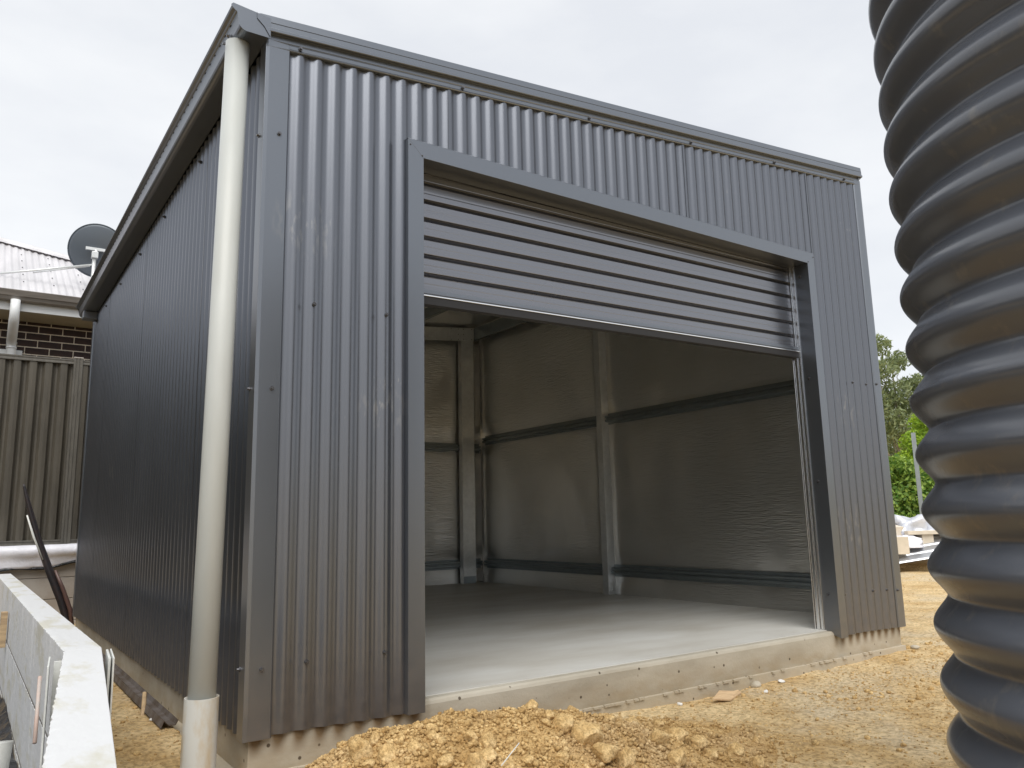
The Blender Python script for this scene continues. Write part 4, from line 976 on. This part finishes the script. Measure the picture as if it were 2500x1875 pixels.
def limbtree(label, x, y, h, blobs, nleaf, size, m, seed, trunk=.085, lean=(0, 0), group='trees beyond the shed', name='gum_tree', first=.35, aspect=.35, droop=.6):
    t = thing(name, label, 'tree', (x, y, -.16), group); rs = random.Random(seed)
    tops = Vector((lean[0], lean[1], h * .8)); mb = MB()
    path = [Vector((0, 0, -.1)) + (tops - Vector((0, 0, 0))) * k / 6 + Vector((rs.uniform(-.1, .1), rs.uniform(-.1, .1), 0)) * (k > 0) for k in range(7)]
    mb.tube(path, [trunk * (1 - .12 * k) for k in range(7)], 8)
    for bx, by, bz, br in blobs:
        k = min(5, max(1, int(bz / h * 6) - 1)); a = path[k]; e = Vector((bx, by, bz)); mid = (a + e) / 2 + Vector((0, 0, -.15 * br))
        mb.tube([a, mid, e], [trunk * .38, trunk * .22, trunk * .07], 6)
    mb.build('trunk', M_bark, t); foliage('crown', blobs, nleaf, size, m, t, seed, aspect, droop); return t
# tall gums, the lime tree and the hedge seen in the gap, placed about 20 m off
limbtree('tall sparse grey green gum tree nearest the shed corner', 26.0, 12.0, 7.2, [(-.6, .2, 6.7, .6), (.4, 0, 6.2, .55), (-.9, 0, 5.7, .7), (.9, -.3, 5.3, .6), (0, 0, 4.9, .8), (.9, -.3, 4.4, .7), (-1.2, .3, 4.5, .8), (1.5, -.4, 4.0, .7), (-.4, 0, 3.8, .9), (.8, 0, 3.0, .9)], 9000, .085, M_euc, 4)
limbtree('gum tree with open crown behind the lime green tree', 27.5, 10.6, 6.2, [(-.6, .4, 5.3, .7), (.2, 0, 4.9, .8), (.9, -.2, 4.3, .9), (-.8, .2, 4.0, .9), (.1, -.1, 3.4, 1.0), (1.4, -.6, 3.4, 1)], 8000, .085, M_euc, 8, lean=(.3, -.1))
limbtree('dense gum tree far behind the shed, mostly hidden', 30, 15.5, 7, [(0, 0, 4.5, 1.6), (1.2, -.5, 3.4, 1.6), (-1.2, .6, 3.2, 1.5), (.8, -.4, 2.0, 1.5)], 9000, .10, M_euc, 12)
limbtree('bright lime green leafy tree between the gums and the hedge', 20.5, 8.35, 3.6, [(.75, -.35, 4.25, .32), (.5, -.2, 3.85, .42), (.9, -.4, 3.5, .45), (.15, -.1, 3.25, .45), (.6, -.3, 2.9, .55), (-.15, 0, 2.7, .5), (.35, -.2, 2.35, .55), (-.35, .1, 2.15, .55), (.8, -.4, 2.2, .6), (.2, -.1, 1.7, .6), (.6, -.3, 1.4, .6), (-.35, .2, 1.45, .5)], 20000, .045, M_lime, 21, trunk=.07, name='lime_tree', aspect=.5, droop=0)
t = thing('hedge_shrub', 'dense broad-leaved green hedge shrub behind the rubbish heap', 'shrub', (17.2, 7.1, -.16))
foliage('crown', [(-.7, .4, 1.75, .5), (-.2, .1, 1.85, .45), (.25, -.1, 1.65, .5), (-.7, .4, 1.15, .6), (-.1, .0, 1.25, .6), (.45, -.3, 1.2, .65), (-.4, .2, .55, .7), (.3, -.2, .5, .75), (.9, -.6, .8, .6)], 13000, .055, M_hedge, t, 31, .5, 0)
MB().tube([(0, 0, -.1), (.05, 0, .5), (.1, -.1, 1.1)], [.06, .05, .02], 8).build('trunk', M_bark, t)
t = thing('grass_shrub', 'low weedy shrub at the foot of the hedge behind the rubbish', 'shrub', (14.2, 5.3, -.16))
foliage('crown', [(-.3, .2, .25, .35), (.2, 0, .3, .4), (.7, -.3, .3, .4), (-.7, .5, .3, .4)], 3500, .04, M_lime, t, 33, .15, -1)
MB().tube([(0, 0, -.1), (.0, 0, .3)], [.03, .01], 6).build('trunk', M_bark, t)
# wide belt of bush on the horizon, so the ground does not simply end
rs = np.random.RandomState(50); bl2 = []; bl3 = []
for i in range(90):
    a = R(-100 + 230 * i / 90); d = rs.uniform(42, 55)
    if i < 42: bl3.append((-8.5 + rs.uniform(-1.5, 1.2), -6 + i * .42, rs.uniform(.5, 2.9 + .6 * math.sin(i * .5)), rs.uniform(.9, 1.3)))  # unseen bushes at left, added to darken what the left wall reflects
    if i % 1 == 0: bl2.append((CAM.x + d * math.sin(a), CAM.y + d * math.cos(a), rs.uniform(.4, 1.6), rs.uniform(1.6, 2.9)))
q = foliage('bushland', bl2, 42000, .26, M_euc, None, 51, .5, 0); q3 = foliage('added_reflection_bushes', bl3 + [(b[0] + .3, b[1], .5, 1.3) for b in bl3], 26000, .2, M_dkleaf, None, 52, .6, 0); q3['kind'] = 'stuff'; q3['label'] = 'added unseen belt of dark bushes that darkens reflections in the left wall'; q['kind'] = 'stuff'; q['label'] = 'far belt of low gum bushland beyond the yard'
# steel post with mesh beside the hedge
po = MB().box(-.033, .033, -.02, .02, 0, 2.25).build('steel_post', M_girt); po.location = (13.05, 4.57, -.16); po.rotation_euler = (0, 0, -.9); tag(po, 'grey steel post with a thin pale rail in front of the lime green tree', 'post')
MB().box(.034, .6, -.012, .012, 1.86, 1.90).build('rail', M_white, po)


for o in bpy.data.objects:
    if o.parent: continue
    n = o.name.split('.')[0]
    g = {'concrete_crumb': 'pale crumbs and rubble along the slab', 'concrete_rubble': 'pale crumbs and rubble along the slab', 'clay_stone': 'loose stones on the clay', 'foam_block': 'cream packing blocks in the rubbish', 'plastic_wrap': 'crumpled plastic in the rubbish'}.get(n)
    if g: o['group'] = g
